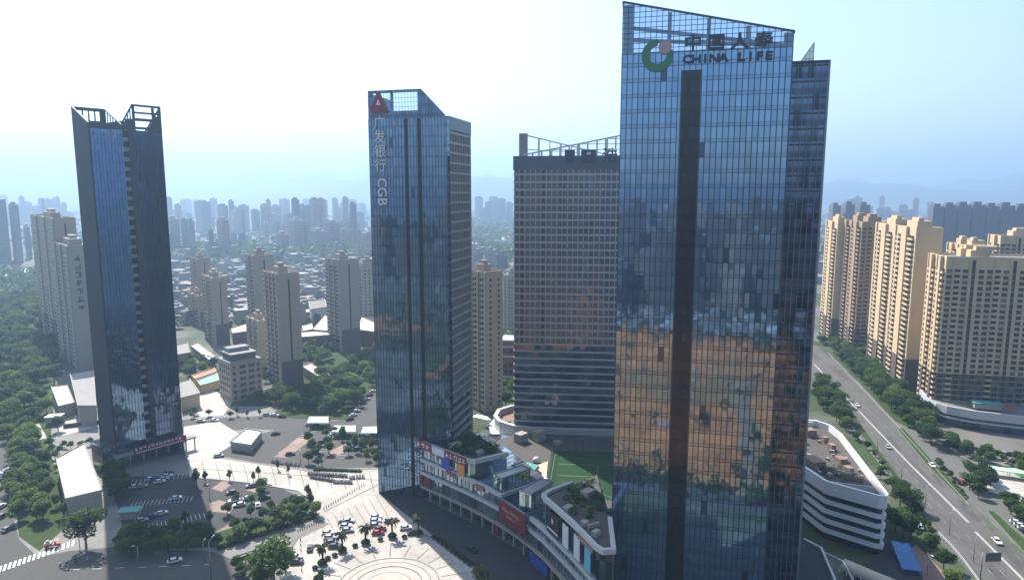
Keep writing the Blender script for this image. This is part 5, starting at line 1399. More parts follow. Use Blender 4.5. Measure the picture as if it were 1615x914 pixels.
def grove(px, n_, kinds, smin, smax, label, group, gap=3.6):
    poly = gpoly(px); xs, ys = [p_[0] for p_ in poly], [p_[1] for p_ in poly]; k = tries = 0
    while k < n_ and tries < 6000:
        tries += 1; x, y = random.uniform(min(xs), max(xs)), random.uniform(min(ys), max(ys))
        if not inside((x, y), poly): continue
        if any((x-a)**2+(y-b)**2 < gap*gap for a, b in placed): continue
        placed.append((x, y)); k += 1
        tree(x, y, random.choice(kinds), random.uniform(smin, smax), label, group)
def trees_at(pts, kind, s, label, group=None):
    for a, b in pts:
        x, y = G(a, b); placed.append((x, y)); tree(x, y, kind, s*random.uniform(0.9, 1.1), label, group)
trees_at([(136, 864)], 4, 1.45, 'largest dark round tree in front of the cream roofed hall')
trees_at([(433, 926)], 4, 1.5, 'tall dark tree standing alone in the small garden beside the round plaza', None)
trees_at([(412, 930), (450, 902)], 2, 0.95, 'broad tree in the cluster at the bottom edge beside the round plaza', 'garden trees by the plaza')
trees_at([(757, 925)], 3, 1.2, 'spiky olive tree at the bottom edge between the plaza and the shaded street')
trees_at([(92, 680)], 0, 0.9, 'round dark tree by the hut in the sunlit yard')
trees_at([(1412, 838), (1424, 846), (1436, 852)], 4, 0.95, 'dense dark tree beside the white banded building', 'dense trees by the banded building')
trees_at([(1466, 872), (1488, 896)], 0, 0.8, 'dark tree over the reddish path at bottom right', 'path trees at bottom right')
trees_at([(1500, 925)], 1, 0.8, 'bright leafy tree cut by the bottom edge near the avenue')
trees_at([(310, 768)], 5, 1.15, 'narrow tree at the corner of the shaded car park')
trees_at([(541, 700), (560, 712)], 5, 1.35, 'tall narrow tree standing in the middle car park', 'narrow trees of the middle car park')
trees_at([(324, 760), (362, 757), (400, 760), (408, 752), (438, 741), (455, 748)], 5, 0.7, 'slim young tree planted along the pale walkway', 'young trees on the walkway')
trees_at([(332, 828), (292, 828), (490, 800), (486, 786)], 5, 0.9, 'slim tree at the edge of the left car park', 'slim trees of the left car park')
grove([(-20, 560), (60, 555), (88, 600), (76, 655), (50, 690), (-30, 700)], 95, (1, 2, 0, 4), 0.9, 1.25, 'rounded tree in the dense sunny part of the park at the left edge', 'near park trees at the left edge', 4.6)
grove([(-30, 470), (66, 470), (88, 540), (86, 590), (60, 556), (-30, 560)], 130, (0, 2, 4), 1.0, 1.3, 'rounded tree in the farther, hazier part of the left park', 'far park trees at the left edge', 5.5)
grove([(16, 700), (52, 692), (72, 740), (78, 790), (62, 842), (30, 840), (14, 790)], 36, (1, 2, 0), 0.75, 1.05, 'roadside tree in the green strip left of the cream roofed hall', 'trees of the left green strip', 3.3)
grove([(74, 705), (120, 690), (150, 690), (150, 700), (90, 725), (104, 815), (92, 820), (80, 760)], 11, (0, 3), 0.45, 0.7, 'small tree hugging the walls of the cream roofed hall', 'trees around the cream hall', 3.5)
grove([(165, 745), (195, 752), (200, 800), (180, 820), (172, 780)], 9, (0, 4), 0.6, 0.85, 'dark tree at the shaded foot of the slim tower', 'trees at the slim tower foot', 3.2)
grove([(182, 850), (330, 842), (350, 862), (300, 876), (186, 878)], 20, (0, 4, 1), 0.55, 0.85, 'dark hedge tree in the shaded strip below the left car park', 'shaded trees below the left car park', 3.4)
grove([(345, 842), (400, 812), (470, 790), (494, 800), (500, 812), (470, 826), (360, 860)], 24, (1, 3, 0), 0.5, 0.8, 'garden tree in the planted wedge between car park and driveway', 'trees of the planted wedge', 2.8)
grove([(340, 805), (395, 770), (420, 772), (400, 800), (360, 822)], 5, (3, 1), 0.55, 0.7, 'small olive tree on the sunlit bays of the left car park', 'trees on the sunlit bays', 4)
grove([(366, 900), (420, 876), (440, 890), (430, 914), (380, 920)], 9, (0, 3), 0.5, 0.7, 'low tree in the garden square at the bottom edge', 'trees of the bottom garden square', 2.8)
grove([(470, 640), (500, 600), (545, 580), (600, 556), (600, 598), (560, 640), (520, 655)], 75, (0, 1, 2, 4), 0.75, 1.1, 'tree in the leafy triangle left of the red triangle tower', 'trees of the leafy triangle', 3.8)
grove([(375, 636), (420, 640), (470, 650), (520, 660), (510, 648), (470, 620), (430, 628)], 20, (0, 4), 0.7, 1.0, 'dark tree in the row behind the back street', 'trees behind the back street', 4)
grove([(278, 570), (330, 572), (342, 588), (284, 600)], 12, (0, 2), 0.8, 1.1, 'tree in the dark clump right of the slim tower', 'trees right of the slim tower', 5)
grove([(430, 560), (446, 590), (430, 612), (414, 600)], 6, (1,), 0.8, 1.0, 'bright tree between the office block and the nearest apartment tower', 'trees beside the office block', 4)
grove([(470, 735), (490, 690), (520, 672), (545, 690), (520, 720), (500, 738)], 13, (0, 3, 1), 0.55, 0.8, 'tree in the planted islands of the middle car park', 'trees of the middle car park', 3.6)
grove([(545, 735), (548, 706), (566, 700), (604, 710), (604, 735)], 11, (0, 3), 0.5, 0.75, 'tree at the corner of the middle car park beside the red triangle tower', 'corner trees of the middle car park', 3.6)
grove([(300, 650), (420, 655), (410, 662), (300, 660)], 7, (3, 5), 0.6, 0.8, 'street tree along the back street', 'trees of the back street', 5)
grove([(1284, 612), (1300, 612), (1334, 650), (1344, 690), (1326, 678), (1288, 640)], 26, (0, 4, 1), 0.8, 1.05, 'tree on the near verge beyond the white banded building', 'near verge trees of the avenue', 3.4)
grove([(1344, 690), (1362, 700), (1400, 745), (1418, 775), (1400, 772), (1366, 730)], 10, (1, 3), 0.4, 0.6, 'small tree in the near planting strip of the avenue', 'small trees of the near avenue strip', 3.2)
grove([(1404, 775), (1426, 778), (1440, 805), (1420, 812)], 5, (0, 4), 0.7, 0.85, 'tree casting a long shadow over the avenue kerb', 'kerb trees by the avenue', 3.4)
grove([(1310, 552), (1345, 556), (1385, 590), (1445, 650), (1480, 690), (1468, 704), (1420, 664), (1345, 590)], 95, (1, 2, 0, 4), 0.8, 1.15, 'tree in the green belt between the avenue and the cream apartments', 'green belt trees of the avenue', 3.4)
grove([(1290, 540), (1330, 535), (1345, 556), (1310, 552)], 10, (0, 2), 0.7, 0.9, 'hazy tree at the far end of the avenue', 'far end trees of the avenue', 6)
grove([(1478, 690), (1500, 700), (1530, 712), (1520, 722), (1490, 712)], 7, (1, 2), 0.6, 0.8, 'bright tree in front of the curved shop podium', 'podium front trees', 4)
grove([(1540, 718), (1620, 728), (1680, 760), (1660, 775), (1590, 740), (1540, 735)], 24, (1, 3, 2), 0.65, 0.9, 'tree in the belt before the shops at the right edge', 'right edge belt trees', 3.2)
grove([(1530, 745), (1560, 752), (1572, 775), (1545, 790), (1526, 770)], 8, (0, 4), 0.7, 0.9, 'dark tree on the corner by the sunlit court', 'corner trees by the court', 3.6)
grove([(1575, 790), (1640, 800), (1660, 850), (1600, 820)], 9, (1, 0), 0.6, 0.85, 'tree beside the service road at the right edge', 'right edge service road trees', 4)
grove([(1478, 738), (1486, 736), (1530, 785), (1524, 790)], 6, (0, 3), 0.35, 0.5, 'clipped small tree on the far planting strip of the avenue', 'clipped trees of the far strip', 3.0)
grove([(793, 600), (812, 600), (812, 648), (792, 640)], 6, (1, 2), 0.9, 1.1, 'sunlit tree in the gap beside the banded tower', 'trees in the gap', 4)
grove([(1436, 800), (1448, 800), (1474, 840), (1464, 846)], 8, (1,), 0.28, 0.4, 'low bright bush in the curved bed by the avenue', 'bushes of the curved bed', 1.6)
HGT = (8.5, 7.2, 9.5, 6.0, 10.0, 7.0)
FOREST.sort(key=lambda f: -f[6]*HGT[f[2]]/math.hypot(f[0], f[1], CAMH)*(1.0 if 0 < PX(f[0], f[1], 5)[0] < 1615 and PX(f[0], f[1], 8)[1] < 925 else 0.3))
for x, y, kind, rz, sx, sy, sz, label, group in FOREST[:290]:
    clone(T_[kind], (x, y, 0), rz, (sx, sy, sz), label, group)
V, Fc, Mi = [], [], []
for x, y, kind, rz, sx, sy, sz, label, group in FOREST[290:]:
    for ch in T_[kind].children:
        me = ch.data; b_ = len(V); c, k_ = math.cos(rz), math.sin(rz)
        V += [(x+(v.co.x*c-v.co.y*k_)*sx, y+(v.co.x*k_+v.co.y*c)*sy, v.co.z*sz) for v in me.vertices]
        Fc += [[b_+i for i in p_.vertices] for p_ in me.polygons]
        Mi += [2 if ch.name.startswith('trunk') else (0 if (int(x*7)+int(y*3)) % 3 else 1)]*len(me.polygons)
me = bpy.data.meshes.new('tree_mass'); me.from_pydata(V, [], Fc)
for k_ in ('leaf_a', 'leaf_b', 'bark'): me.materials.append(M[k_])
me.polygons.foreach_set('material_index', Mi); me.update()
tag(link('tree_mass', me), 'farther tree crowns merging into one green mass between the buildings', 'trees', kind='stuff')
# distant greenery that reads as one mass
rnd = random.Random(77); m = MB()
def tuft(x, y, r):
    for _ in range(9):
        leaf_quad(m, (x+rnd.gauss(0, r*0.45), y+rnd.gauss(0, r*0.45), r*0.4+abs(rnd.gauss(0, r*0.5))), r*0.55, rnd)
for px, n_ in (([(0, 425), (60, 425), (70, 470), (0, 470)], 500), ([(384, 505), (400, 430), (396, 500), (420, 540)], 160), ([(474, 470), (520, 462), (520, 500), (476, 500)], 160), ([(330, 440), (388, 440), (372, 500), (340, 500)], 220), ([(262, 420), (300, 420), (300, 520), (270, 520)], 160), ([(1320, 410), (1615, 420), (1600, 540), (1300, 540)], 500), ([(262, 395), (580, 395), (580, 440), (262, 440)], 650), ([(262, 440), (580, 440), (580, 520), (262, 520)], 420), ([(740, 410), (812, 405), (812, 560), (790, 600), (795, 440), (740, 440)], 200), ([(472, 550), (520, 540), (520, 580), (480, 575)], 80), ([(1320, 345), (1615, 345), (1615, 400), (1320, 400)], 700), ([(740, 345), (810, 345), (810, 400), (740, 400)], 300)):
    poly = gpoly(px); xs, ys = [p_[0] for p_ in poly], [p_[1] for p_ in poly]
    for _ in range(n_):
        x, y = rnd.uniform(min(xs), max(xs)), rnd.uniform(min(ys), max(ys))
        if inside((x, y), poly): tuft(x, y, rnd.uniform(4, 7)*(1 if y < 1200 else 2.2))
for k in range(420):                       # trees mirrored behind the viewpoint
    x, y = rnd.uniform(-330, 160), rnd.uniform(-330, 160)
    if -150 < x < 66 and -200 < y < 112: continue
    if 95 < y < 136 and x > -210: continue
    tuft(x, y, rnd.uniform(4, 6))
for k in range(330):                       # scrub creeping over the edges of the earthworks
    e = rnd.random()
    if e < 0.35: x, y = rnd.uniform(-150, 70), 106+rnd.gauss(0, 7)
    elif e < 0.75: x, y = rnd.uniform(-150, 66), -196+rnd.gauss(0, 16)
    elif e < 0.9: x, y = 62+rnd.gauss(0, 7), rnd.uniform(-190, 100)
    else: x, y = rnd.uniform(-140, 60), rnd.uniform(-180, 90)
    if 113 < y < 136: y = 112
    tuft(x, y, rnd.uniform(1.5, 4.2))
tag(m.build('far_trees', M['leaf_a']), 'far off greenery between the hazy blocks', 'trees', kind='stuff')

# palms round the plaza
def make_palm(seed):
    rnd = random.Random(seed); root = thing('palm_tree', 'palm', 'palm tree', (0, 0, -500))
    m = MB(); m.tube((0, 0, 0), (0.1, 0, 3.0), 0.36, 0.28, 9); m.tube((0.1, 0, 3.0), (0.05, 0.05, 5.2), 0.28, 0.34, 9); m.build('trunk', M['bark'], root)
    m = MB()
    for k in range(34):
        a = rnd.random()*6.28; up = rnd.uniform(-0.2, 1.2); L = rnd.uniform(2.2, 3.1); pr = Vector((0, 0, 5.2)); w = 0.42
        side = Vector((-math.sin(a), math.cos(a), 0))
        for i in range(1, 7):
            e = up-0.28*i; q = pr+Vector((math.cos(a)*math.cos(e), math.sin(a)*math.cos(e), math.sin(e)))*(L/6)
            w2 = 0.42*(1-(i/6.5)**2)
            for sg_ in (1, -1):
                dr = Vector((0, 0, -0.16)); m.face([pr, q, q+side*w2*sg_+dr, pr+side*w*sg_+dr] if sg_ > 0 else [pr, pr+side*w*sg_+dr, q+side*w2*sg_+dr, q])
            pr, w = q, w2
    m.build('crown', M['leaf_palm'], root)
    return remember(root)
PAL = [make_palm(1), make_palm(2)]
def make_planter():
    root = thing('planter', 'planter', 'planter', (0, 0, -500)); rnd = random.Random(5)
    m = MB(); m.lathe([(0.02, 0), (1.25, 0.0), (1.4, 0.55), (1.15, 0.56), (0.02, 0.5)], 16); m.build('tub', M['concrete'], root)
    m = MB()
    for _ in range(420):
        d = Vector((rnd.gauss(0, 1), rnd.gauss(0, 1), abs(rnd.gauss(0, 1)))).normalized()*1.5
        leaf_quad(m, (d.x, d.y, 0.55+d.z*0.75), 0.3, rnd)
    m.build('shrub', M['leaf_a'], root); return remember(root)
PLN = make_planter()
pnames = ['palm nearest the bottom edge at the left end of the plaza arc', 'second palm of the plaza arc, above the left ring edge', 'palm left of the dark red car on the plaza arc', 'palm between the red car and the white car on the plaza arc', 'palm at the right end of the plaza arc by the shaded street', 'palm with a shaggy crown at the lower left foot of the arc']
for i, (a, b) in enumerate(((509, 889), (540, 869), (577, 857), (619, 847), (660, 842), (503, 914))):
    x, y = G(a, b)
    if i < 5:
        clone(PAL[i % 2], (x, y, 0.3), i*1.3, 1.12, pnames[i], 'palms on the plaza arc')
    clone(PLN, (x, y-0.4, 0.2), i, 1.0, 'round planted tub under a palm of the plaza arc', 'palm tubs of the plaza')
for a, b in ((497, 897), (517, 882), (528, 877), (560, 862), (600, 852), (638, 848), (506, 904)):
    x, y = G(a, b); clone(PLN, (x, y, 0.2), a, 0.62, 'small round bush between two palms of the plaza arc', 'small bushes of the plaza')
for i in range(9):
    t_ = i/8; x, y = G(686+(742-686)*t_, 849+(891-849)*t_); clone(PLN, (x, y, 0.2), i, 0.72, 'dark round bush in the line along the shaded mall street', 'bush line along the mall street')

# ================================================================== VEHICLES
CARS = {}
PAINT = {'white': (0.75, 0.75, 0.74), 'black': (0.012, 0.012, 0.014), 'red': (0.32, 0.012, 0.02), 'maroon': (0.12, 0.012, 0.02), 'silver': (0.38, 0.39, 0.41), 'blue': (0.03, 0.06, 0.2), 'grey': (0.12, 0.12, 0.13)}
def make_car(color):
    pm = NT('car_paint_'+color); pm = pm.done(pm.bsdf(PAINT[color], 0.28, 0.0, 0.5, None, **{'Coat Weight': 0.6}))
    root = thing('parked_car', 'car', 'car', (0, 0, -500))
    side = [(-2.25, 0.35), (-2.3, 0.62), (-2.15, 0.92), (-1.2, 1.0), (1.0, 0.98), (1.95, 0.86), (2.25, 0.66), (2.28, 0.35)]
    m = MB(); n_ = len(side)
    rows = [(-0.86, 0.96), (-0.90, 1.0), (0.90, 1.0), (0.86, 0.96)]
    for y, k in rows: m.v += [(x*k, y, 0.32+(z-0.32)*(1 if abs(y) > 0.88 else 1.0)) for x, z in side]
    for r in range(3):
        for i in range(n_-1): m.f.append([r*n_+i, r*n_+i+1, (r+1)*n_+i+1, (r+1)*n_+i]); m.m.append(0); m.sm.append(False)
    m.f.append(list(range(n_))[::-1]); m.f.append([3*n_+i for i in range(n_)]); m.m += [0, 0]; m.sm += [False, False]
    m.f.append([0, n_, 2*n_, 3*n_, 3*n_+n_-1, 2*n_+n_-1, n_+n_-1, n_-1]); m.m.append(0); m.sm.append(False)
    m.face([(-1.25, -0.62, 1.46), (0.35, -0.62, 1.46), (0.35, 0.62, 1.46), (-1.25, 0.62, 1.46)]); m.face([(-1.25, 0.62, 1.42), (0.35, 0.62, 1.42), (0.35, -0.62, 1.42), (-1.25, -0.62, 1.42)])
    for (a, b) in (((-1.25, -0.62), (-1.25, 0.62)), ((0.35, -0.62), (0.35, 0.62)), ((-1.25, -0.62), (0.35, -0.62)), ((-1.25, 0.62), (0.35, 0.62))): m.bar((*a, 1.44), (*b, 1.44), 0.06)
    for sx in (-1, 1): m.bar((-0.4, 0.63*sx, 1.44), (-0.35, 0.80*sx, 0.99), 0.07)
    m.build('body', pm, root)
    m = MB(); lo = [(-1.95, -0.80), (1.15, -0.80), (1.15, 0.80), (-1.95, 0.80)]; hi = [(-1.25, -0.64), (0.35, -0.64), (0.35, 0.64), (-1.25, 0.64)]
    for i in range(4):
        j = (i+1) % 4; m.face([(*lo[i], 0.96), (*lo[j], 0.96), (*hi[j], 1.44), (*hi[i], 1.44)])
    m.build('window', M['pane'], root)
    wm_ = MB().tube((0, -0.11, 0), (0, 0.11, 0), 0.33, n=12)
    wme = wm_.mesh('wheel', M['rubber']); rm_ = MB().tube((0, -0.12, 0), (0, 0.12, 0), 0.19, n=8).mesh('rim', M['metal'])
    for x in (-1.4, 1.4):
        for y in (-0.82, 0.82): w = link('wheel', wme, root, (x, y, 0.33)); link('rim', rm_, w)
    return remember(root)
def car(px, py, ang, color, label, group=None, s=1.0, name=None):
    if color not in CARS: CARS[color] = make_car(color)
    x, y = G(px, py); c = clone(CARS[color], (x, y, 0.13), R(ang), s, label, group, 'car')
    if name: c.name = name
    return c
for a, b, ang, c, lab in ((549, 823, 8, 'white', 'white car at the top of the left plaza row'), (543, 826, 8, 'black', 'black car touching the top white car of the left plaza row'), (545, 831, 8, 'white', 'second white car down in the left plaza row'), (548, 838, 8, 'silver', 'silver car below the two white ones in the left plaza row'),
    (517, 842, 10, 'white', 'upper white car of the pair left of the second palm'), (520, 849, 10, 'white', 'lower white car of the pair left of the second palm'), (523, 857, 10, 'grey', 'grey car in the shade of the second palm'), (528, 863, 10, 'black', 'black car nearest the second palm tub'),
    (593, 817, 8, 'white', 'topmost white car of the middle plaza row'), (592, 823, 8, 'white', 'white car second from the top in the middle plaza row'), (592, 830, 8, 'silver', 'silver car directly above the red ones'), (599, 836, 6, 'maroon', 'maroon car behind the bright red car'), (596, 842, 6, 'red', 'bright red car on the plaza arc'),
    (640, 834, 14, 'white', 'white car alone between the two right palms'), (615, 822, 20, 'silver', 'silver car half hidden by the fourth palm'), (652, 842, 20, 'black', 'black car behind the right end palm'),
    (489, 866, 100, 'black', 'black car driving beside the bollards left of the palms'), (466, 880, 8, 'white', 'white car parked under the big garden tree'), (468, 888, 8, 'black', 'black car parked under the big garden tree'), (744, 868, -40, 'black', 'black car driving down the shaded mall street'),
    (440, 828, 60, 'black', 'black pickup at the end of the driveway hedge'),
    (276, 886, 30, 'white', 'white car with dark windows driving in the shaded cross street'), (213, 833, 25, 'white', 'white car in the shade nearest the hedge of the left car park'), (224, 822, 25, 'silver', 'silver car next to the teal roofed hut'), (240, 816, 30, 'blue', 'dark blue car right of the hut'), (255, 811, 35, 'white', 'white car apart on the shaded aisle'), (278, 787, 30, 'white', 'white car in the middle of the shaded car park'),
    (213, 769, 25, 'white', 'white car in the pair at the left of the tower entrance'), (224, 768, 25, 'silver', 'silver car in the pair at the left of the tower entrance'), (238, 757, 25, 'white', 'white car leftmost in the entrance row'), (246, 757, 25, 'blue', 'blue car in the entrance row under the red sign'), (252, 761, 25, 'white', 'white car in front of the entrance row'), (258, 757, 25, 'silver', 'silver car right in the entrance row'), (264, 752, 25, 'white', 'white car at the right end of the entrance row'), (266, 747, 25, 'grey', 'grey car behind the entrance row'),
    (508, 698, 20, 'black', 'black car in the left file of the middle car park'), (515, 695, 20, 'blue', 'dark blue car in the left file of the middle car park'), (520, 692, 20, 'silver', 'silver car in the left file of the middle car park'), (525, 688, 20, 'white', 'white van-like car at the head of the left file'),
    (558, 706, 25, 'silver', 'silver car in the right file of the middle car park'), (563, 709, 25, 'blue', 'dark blue car in the right file of the middle car park'), (567, 703, 25, 'white', 'white car in the right file of the middle car park'), (573, 700, 25, 'silver', 'second silver car in the right file'), (579, 698, 25, 'white', 'white car at the head of the right file'), (572, 688, 5, 'black', 'black car under the pale green canopy'), (590, 684, 5, 'grey', 'grey car at the right end under the pale canopy'), (488, 671, 10, 'white', 'white car under the grey green canopy'), (496, 669, 10, 'blue', 'blue car under the grey green canopy'),
    (317, 665, 5, 'white', 'white car on the back street behind the concrete yard'), (338, 664, 5, 'white', 'second white car on the back street, to its right'), (433, 656, 5, 'white', 'white car in the shade of the back street trees'), (445, 658, 5, 'black', 'black car in the shade of the back street trees'), (421, 655, 5, 'silver', 'silver car in the shade of the back street trees'), (558, 650, 5, 'black', 'dark car turning at the side street mouth'), (345, 720, 20, 'silver', 'silver car in the drive beside the concrete yard'),
    (1296, 594, -52, 'black', 'dark car at the far end of the avenue'), (1452, 832, 60, 'white', 'white car in the blue ramp shelter'), (1427, 868, 20, 'silver', 'silver car parked at the blue shelter'), (1518, 762, 30, 'red', 'red car in the planting beside the service road'), (1480, 727, 40, 'black', 'black car on the service road below the podium'), (1602, 744, 0, 'white', 'white car at the sunlit court')):
    car(a, b, ang, c, lab)
for a, b, ang, c, lab in ((1352, 640, -103, 'white', 'white car driving on the far half of the avenue'), (1400, 706, -103, 'silver', 'silver car halfway down the avenue near its centre line'), (1470, 735, -103, 'white', 'white car on the avenue beside the far planting strip'), (1446, 774, 77, 'grey', 'grey car coming up the near lanes of the avenue'), (1572, 855, -103, 'white', 'white car near the road sign at bottom right'), (1337, 655, 77, 'black', 'black car on the near lanes behind the banded building trees')):
    car(a, b, ang, c, lab)
for k in range(26):
    car(*random.choice(((random.uniform(345, 425), random.uniform(756, 800)), (random.uniform(420, 500), random.uniform(684, 722)))), random.choice((25, 205, 115)), random.choice(('white', 'silver', 'black', 'grey', 'white')), 'car parked loosely in the sunlit part of the car parks', 'cars in the sunlit car parks') if k < 9 else None
for i in range(8):
    car(552+i*5.2, 662-i*6.3, 38, random.choice(('white', 'black', 'silver', 'white')), 'car parked nose-in along the side street by the leafy triangle', 'cars along the side street')
for i, (a, b) in enumerate(((2, 800), (4, 815), (3, 770), (12, 836))):
    car(a, b, 85, ('white', 'black', 'silver', 'grey')[i], ('white', 'black', 'silver', 'grey')[i]+' car on the road at the left edge')
for i in range(9):
    car(94+random.uniform(-7, 10), 545+i*6, random.choice((10, 60)), random.choice(('white', 'white', 'silver')), 'pale car in the lot below the left apartment towers', 'cars below the left apartment towers')
for i in range(12):
    a = 1500+i*9.5; car(a, 702+i*1.6+random.uniform(-2, 2), -15, random.choice(('white', 'black', 'grey', 'silver')), 'car parked before the shops at the right edge', 'cars before the right edge shops')
for i in range(7):
    car(1604+i*6, 826+i*5, -35, random.choice(('white', 'black', 'silver')), 'car parked along the service road at the right edge', 'cars on the right service road')
# bus at the left edge, truck-like three wheeler
t = thing('city_bus', 'white and blue bus among the trees at the left edge', 'bus', (*G(16, 748), 0.13), R(95))
m = MB().box(-5.5, 5.5, -1.25, 1.25, 0.4, 1.4); m.box(-5.5, 5.5, -1.25, 1.25, 2.5, 3.0); m.box(-5.5, -5.2, -1.25, 1.25, 1.4, 2.5)
for k in range(6): m.box(-5.2+2.0*k, -5.05+2.0*k, -1.26, 1.26, 1.4, 2.5)
m.build('body', M['letter_white'], t); MB().box(-5.15, 5.4, -1.2, 1.2, 1.41, 2.49).build('window', M['pane'], t)
MB().box(-4, 3, -1.0, 1.0, 3.01, 3.2).build('roof_unit', M['blue'], t)
wme = MB().tube((0, -0.15, 0), (0, 0.15, 0), 0.48, n=12).mesh('wheel', M['rubber'])
for x in (-3.4, 3.4):
    for y in (-1.1, 1.1): link('wheel', wme, t, (x, y, 0.48))
t = thing('cargo_tricycle', 'red cargo tricycle with a cream load parked at the zebra crossing corner', 'tricycle', (*G(84, 862), 0.13), R(20))
m = MB().box(-2.6, 0.4, -1.0, 1.0, 0.7, 1.3); m.box(0.6, 1.8, -0.9, 0.9, 0.6, 1.1); m.box(0.6, 0.75, -0.9, 0.9, 1.1, 2.2); m.box(0.5, 1.9, -1.0, 1.0, 2.2, 2.35); m.build('body', solid('tricycle_red', (0.42, 0.05, 0.03), 0.5), t)
m = MB(); m.lathe([(0.05, 1.2), (0.7, 1.1), (0.6, 0.4), (0.1, 0)], 8, 0, (-1.5, 0, 1.3)); m.box(-2.4, -0.2, -0.9, 0.9, 1.31, 1.9); m.build('load', M['roof_white'], t)
wme2 = MB().tube((0, -0.08, 0), (0, 0.08, 0), 0.35, n=10).mesh('wheel', M['rubber'])
for x, y in ((-1.8, -0.9), (-1.8, 0.9), (1.9, 0)): link('wheel', wme2, t, (x, y, 0.35))
# scooters in rows
def make_scooter(col):
    root = thing('scooter', 'scooter', 'scooter', (0, 0, -500))
    m = MB().box(-0.75, 0.1, -0.17, 0.17, 0.45, 0.75); m.box(-0.2, 0.5, -0.16, 0.16, 0.25, 0.38); m.prism([(0.42, -0.2), (0.62, -0.12), (0.62, 0.12), (0.42, 0.2)], 0.3, 0.95); m.build('body', col, root)
    MB().box(-0.7, 0.05, -0.15, 0.15, 0.76, 0.86).build('seat', M['black'], root)
    m = MB(); m.bar((0.6, 0, 0.35), (0.42, 0, 1.05), 0.06); m.bar((0.42, -0.32, 1.05), (0.42, 0.32, 1.05), 0.05); m.build('handlebar', M['black'], root)
    w = MB().tube((0, -0.06, 0), (0, 0.06, 0), 0.24, n=10).mesh('wheel', M['rubber'])
    for x in (-0.6, 0.66): link('wheel', w, root, (x, 0, 0.24))
    return remember(root)
SCO = [make_scooter(M['black']), make_scooter(M['red']), make_scooter(M['letter_white']), make_scooter(M['blue'])]
def scooters(a, b, n_, label, group):
    A, B = Vector(G(*a)), Vector(G(*b)); d = math.atan2((B-A).y, (B-A).x)
    for i in range(n_):
        p = A.lerp(B, (i+random.uniform(-0.2, 0.2))/max(1, n_-1)); clone(random.choice(SCO[:1]+SCO), (p.x, p.y, 0.13), d+R(90)+random.uniform(-0.25, 0.25), 1.15, label, group)
scooters((486, 748), (547, 752), 30, 'scooter in the back row at the plaza edge', 'scooters in the back row')
scooters((490, 753), (524, 759), 16, 'scooter in the second row at the plaza edge', 'scooters in the second row')
scooters((526, 761), (555, 762), 14, 'scooter in the tight cluster nearest the pale plaza', 'scooters in the plaza cluster')
scooters((552, 755), (574, 753), 10, 'scooter in the short row toward the red triangle tower', 'scooters toward the tower')
scooters((370, 884), (404, 872), 22, 'scooter in the rows of the bottom garden square', 'scooters of the garden square')
scooters((430, 729), (470, 735), 12, 'scooter along the near edge of the middle car park', 'scooters at the middle car park')
scooters((98, 890), (160, 880), 4, 'lone scooter crossing the wide street at bottom left', 'scooters on the cross street')

# ================================================================== STREET FURNITURE
def make_lamp(h, arm):
    root = thing('street_lamp', 'lamp', 'street lamp', (0, 0, -500))
    MB().tube((0, 0, 0), (0, 0, h), 0.16, 0.08, 8).build('pole', M['metal'], root)
    m = MB(); m.tube((0, 0, h-0.2), (arm, 0, h+0.4), 0.06, n=6); m.build('arm', M['metal'], root)
    MB().box(arm-0.2, arm+0.7, -0.16, 0.16, h+0.33, h+0.5).build('lamp_head', M['letter_white'], root)
    return remember(root)
LA, LB = make_lamp(9.5, 1.6), make_lamp(7, 0.9)
clone(LA, (*G(333, 914), 0.13), R(80), 1.35, 'tall lamp post with a square head at the bottom edge', None)
for a, b, lab in ((219, 893, 'lamp post in the shaded street below the hedge'), (126, 864, 'lamp post by the crossing below the large dark tree'), (322, 886, 'thin lamp post just left of the tall one at the bottom edge'), (438, 739, 'lamp post on the pale walkway left of the young trees'), (474, 733, 'lamp post on the middle car park edge'), (508, 736, 'lamp post beside the scooter rows'), (331, 790, 'lamp post where shade meets sun in the left car park'), (1462, 908, 'lamp post on the reddish path at bottom right')):
    clone(LB, (*G(a, b), 0.13), R(random.uniform(0, 360)), 1.0, lab)
for i in range(7):
    a = (1316+38*i, 628+43*i); clone(LA, (*G(a[0]-9, a[1]), 0.13), R(35), 0.9, 'street lamp on the near side of the avenue', 'avenue lamps, near side')
t = thing('road_gantry_sign', 'grey rectangular road sign seen from behind on a pole by the avenue', 'road sign', (*G(1546, 912), 0.13), R(5))
m = MB().tube((0, 0, 0), (0, 0, 8.4), 0.2, 0.16, 8); m.bar((0, 0, 7.6), (5.4, 0, 7.6), 0.2); m.build('pole', M['metal'], t)
MB().box(0.9, 6.2, -0.2, -0.12, 5.6, 8.6).build('sign_board', solid('sign_back', (0.13, 0.12, 0.14), 0.6), t)
bo = thing('bollard', 'b', 'bollard', (0, 0, -500)); m = MB(); m.lathe([(0.02, 0), (0.16, 0), (0.15, 0.75), (0.1, 0.9), (0.02, 0.92)], 10); m.build('post', M['black'], bo); MB().lathe([(0.165, 0.6), (0.165, 0.72)], 10).build('ring', M['letter_white'], bo); remember(bo)
def bollards(a, b, n_, lab, grp):
    for i in range(n_):
        t_ = i/(n_-1); clone(bo, (*G(a[0]+(b[0]-a[0])*t_, a[1]+(b[1]-a[1])*t_), 0.13), 0, 1.0, lab, grp)
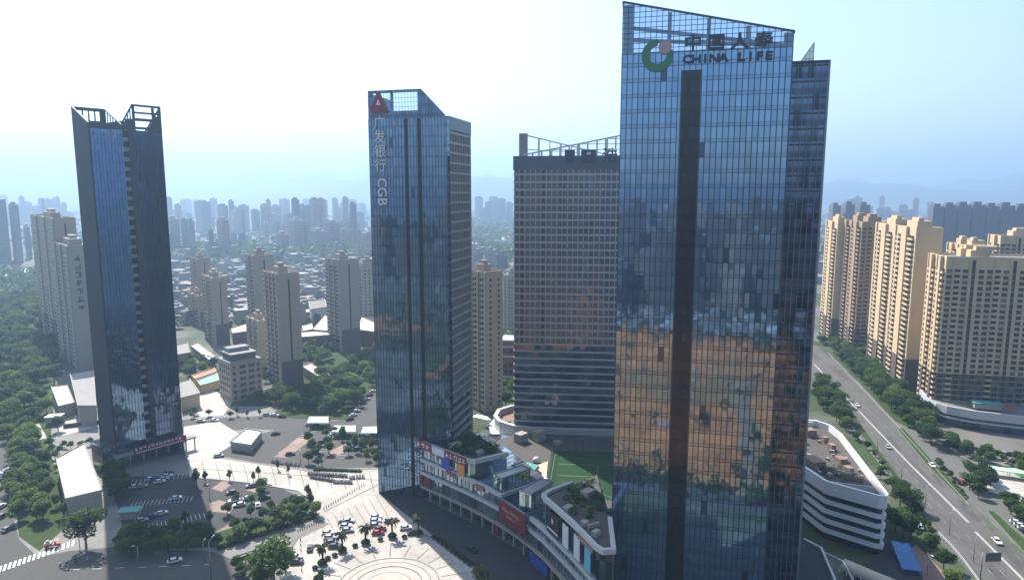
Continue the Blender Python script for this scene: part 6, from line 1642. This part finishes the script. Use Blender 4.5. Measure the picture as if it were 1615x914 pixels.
bollards((511, 803), (574, 765), 18, 'bollard in the line between the scooter plaza and the drive', 'bollards of the upper line')
bollards((470, 838), (506, 822), 11, 'bollard along the driveway edge near the planted wedge', 'bollards of the driveway line')
bollards((474, 852), (476, 900), 7, 'bollard beside the black car left of the palms', 'bollards of the left line')
bollards((668, 843), (684, 850), 5, 'white stub bollard before the bush line', 'bollards before the bush line')
fe = thing('railing', 'white railing with posts curving along the avenue bed at bottom right', 'railing'); A = gpoly([(1480, 842), (1500, 862), (1520, 886), (1545, 920), (1560, 945)]); m = MB()
for i in range(len(A)-1):
    p, q = Vector(A[i]), Vector(A[i+1])
    for z in (0.5, 1.1): m.bar((p.x, p.y, z), (q.x, q.y, z), 0.12)
    for k in range(5):
        r_ = p.lerp(q, k/5); m.bar((r_.x, r_.y, 0.1), (r_.x, r_.y, 1.2), 0.16)
m.build('rails', M['letter_white'], fe)
hd = thing('hedge', 'clipped dark hedge along the driveway edge of the planted wedge', 'hedge'); m = MB(); rnd = random.Random(2); A, B = Vector(G(345, 866)), Vector(G(502, 814))
for _ in range(2600):
    p = A.lerp(B, rnd.random()); leaf_quad(m, (p.x+rnd.uniform(-0.8, 0.8), p.y+rnd.uniform(-0.8, 0.8), rnd.uniform(0.1, 1.3)), 0.3, rnd)
m.build('foliage', M['leaf_a'], hd)
hd = thing('hedge', 'low hedge behind the scooter rows at the middle car park', 'hedge'); m = MB(); A, B = Vector(G(494, 741)), Vector(G(570, 744))
for _ in range(1800):
    p = A.lerp(B, rnd.random()); leaf_quad(m, (p.x+rnd.uniform(-0.6, 0.6), p.y+rnd.uniform(-0.6, 0.6), rnd.uniform(0.1, 1.1)), 0.28, rnd)
m.build('foliage', M['leaf_a'], hd)

# prototypes parked below the ground are taken away again
for r_ in T_ + PAL + [PLN, bo, LA, LB] + list(CARS.values()) + SCO:
    for ch in list(r_.children):
        for g_ in list(ch.children): bpy.data.objects.remove(g_)
        bpy.data.objects.remove(ch)
    bpy.data.objects.remove(r_)
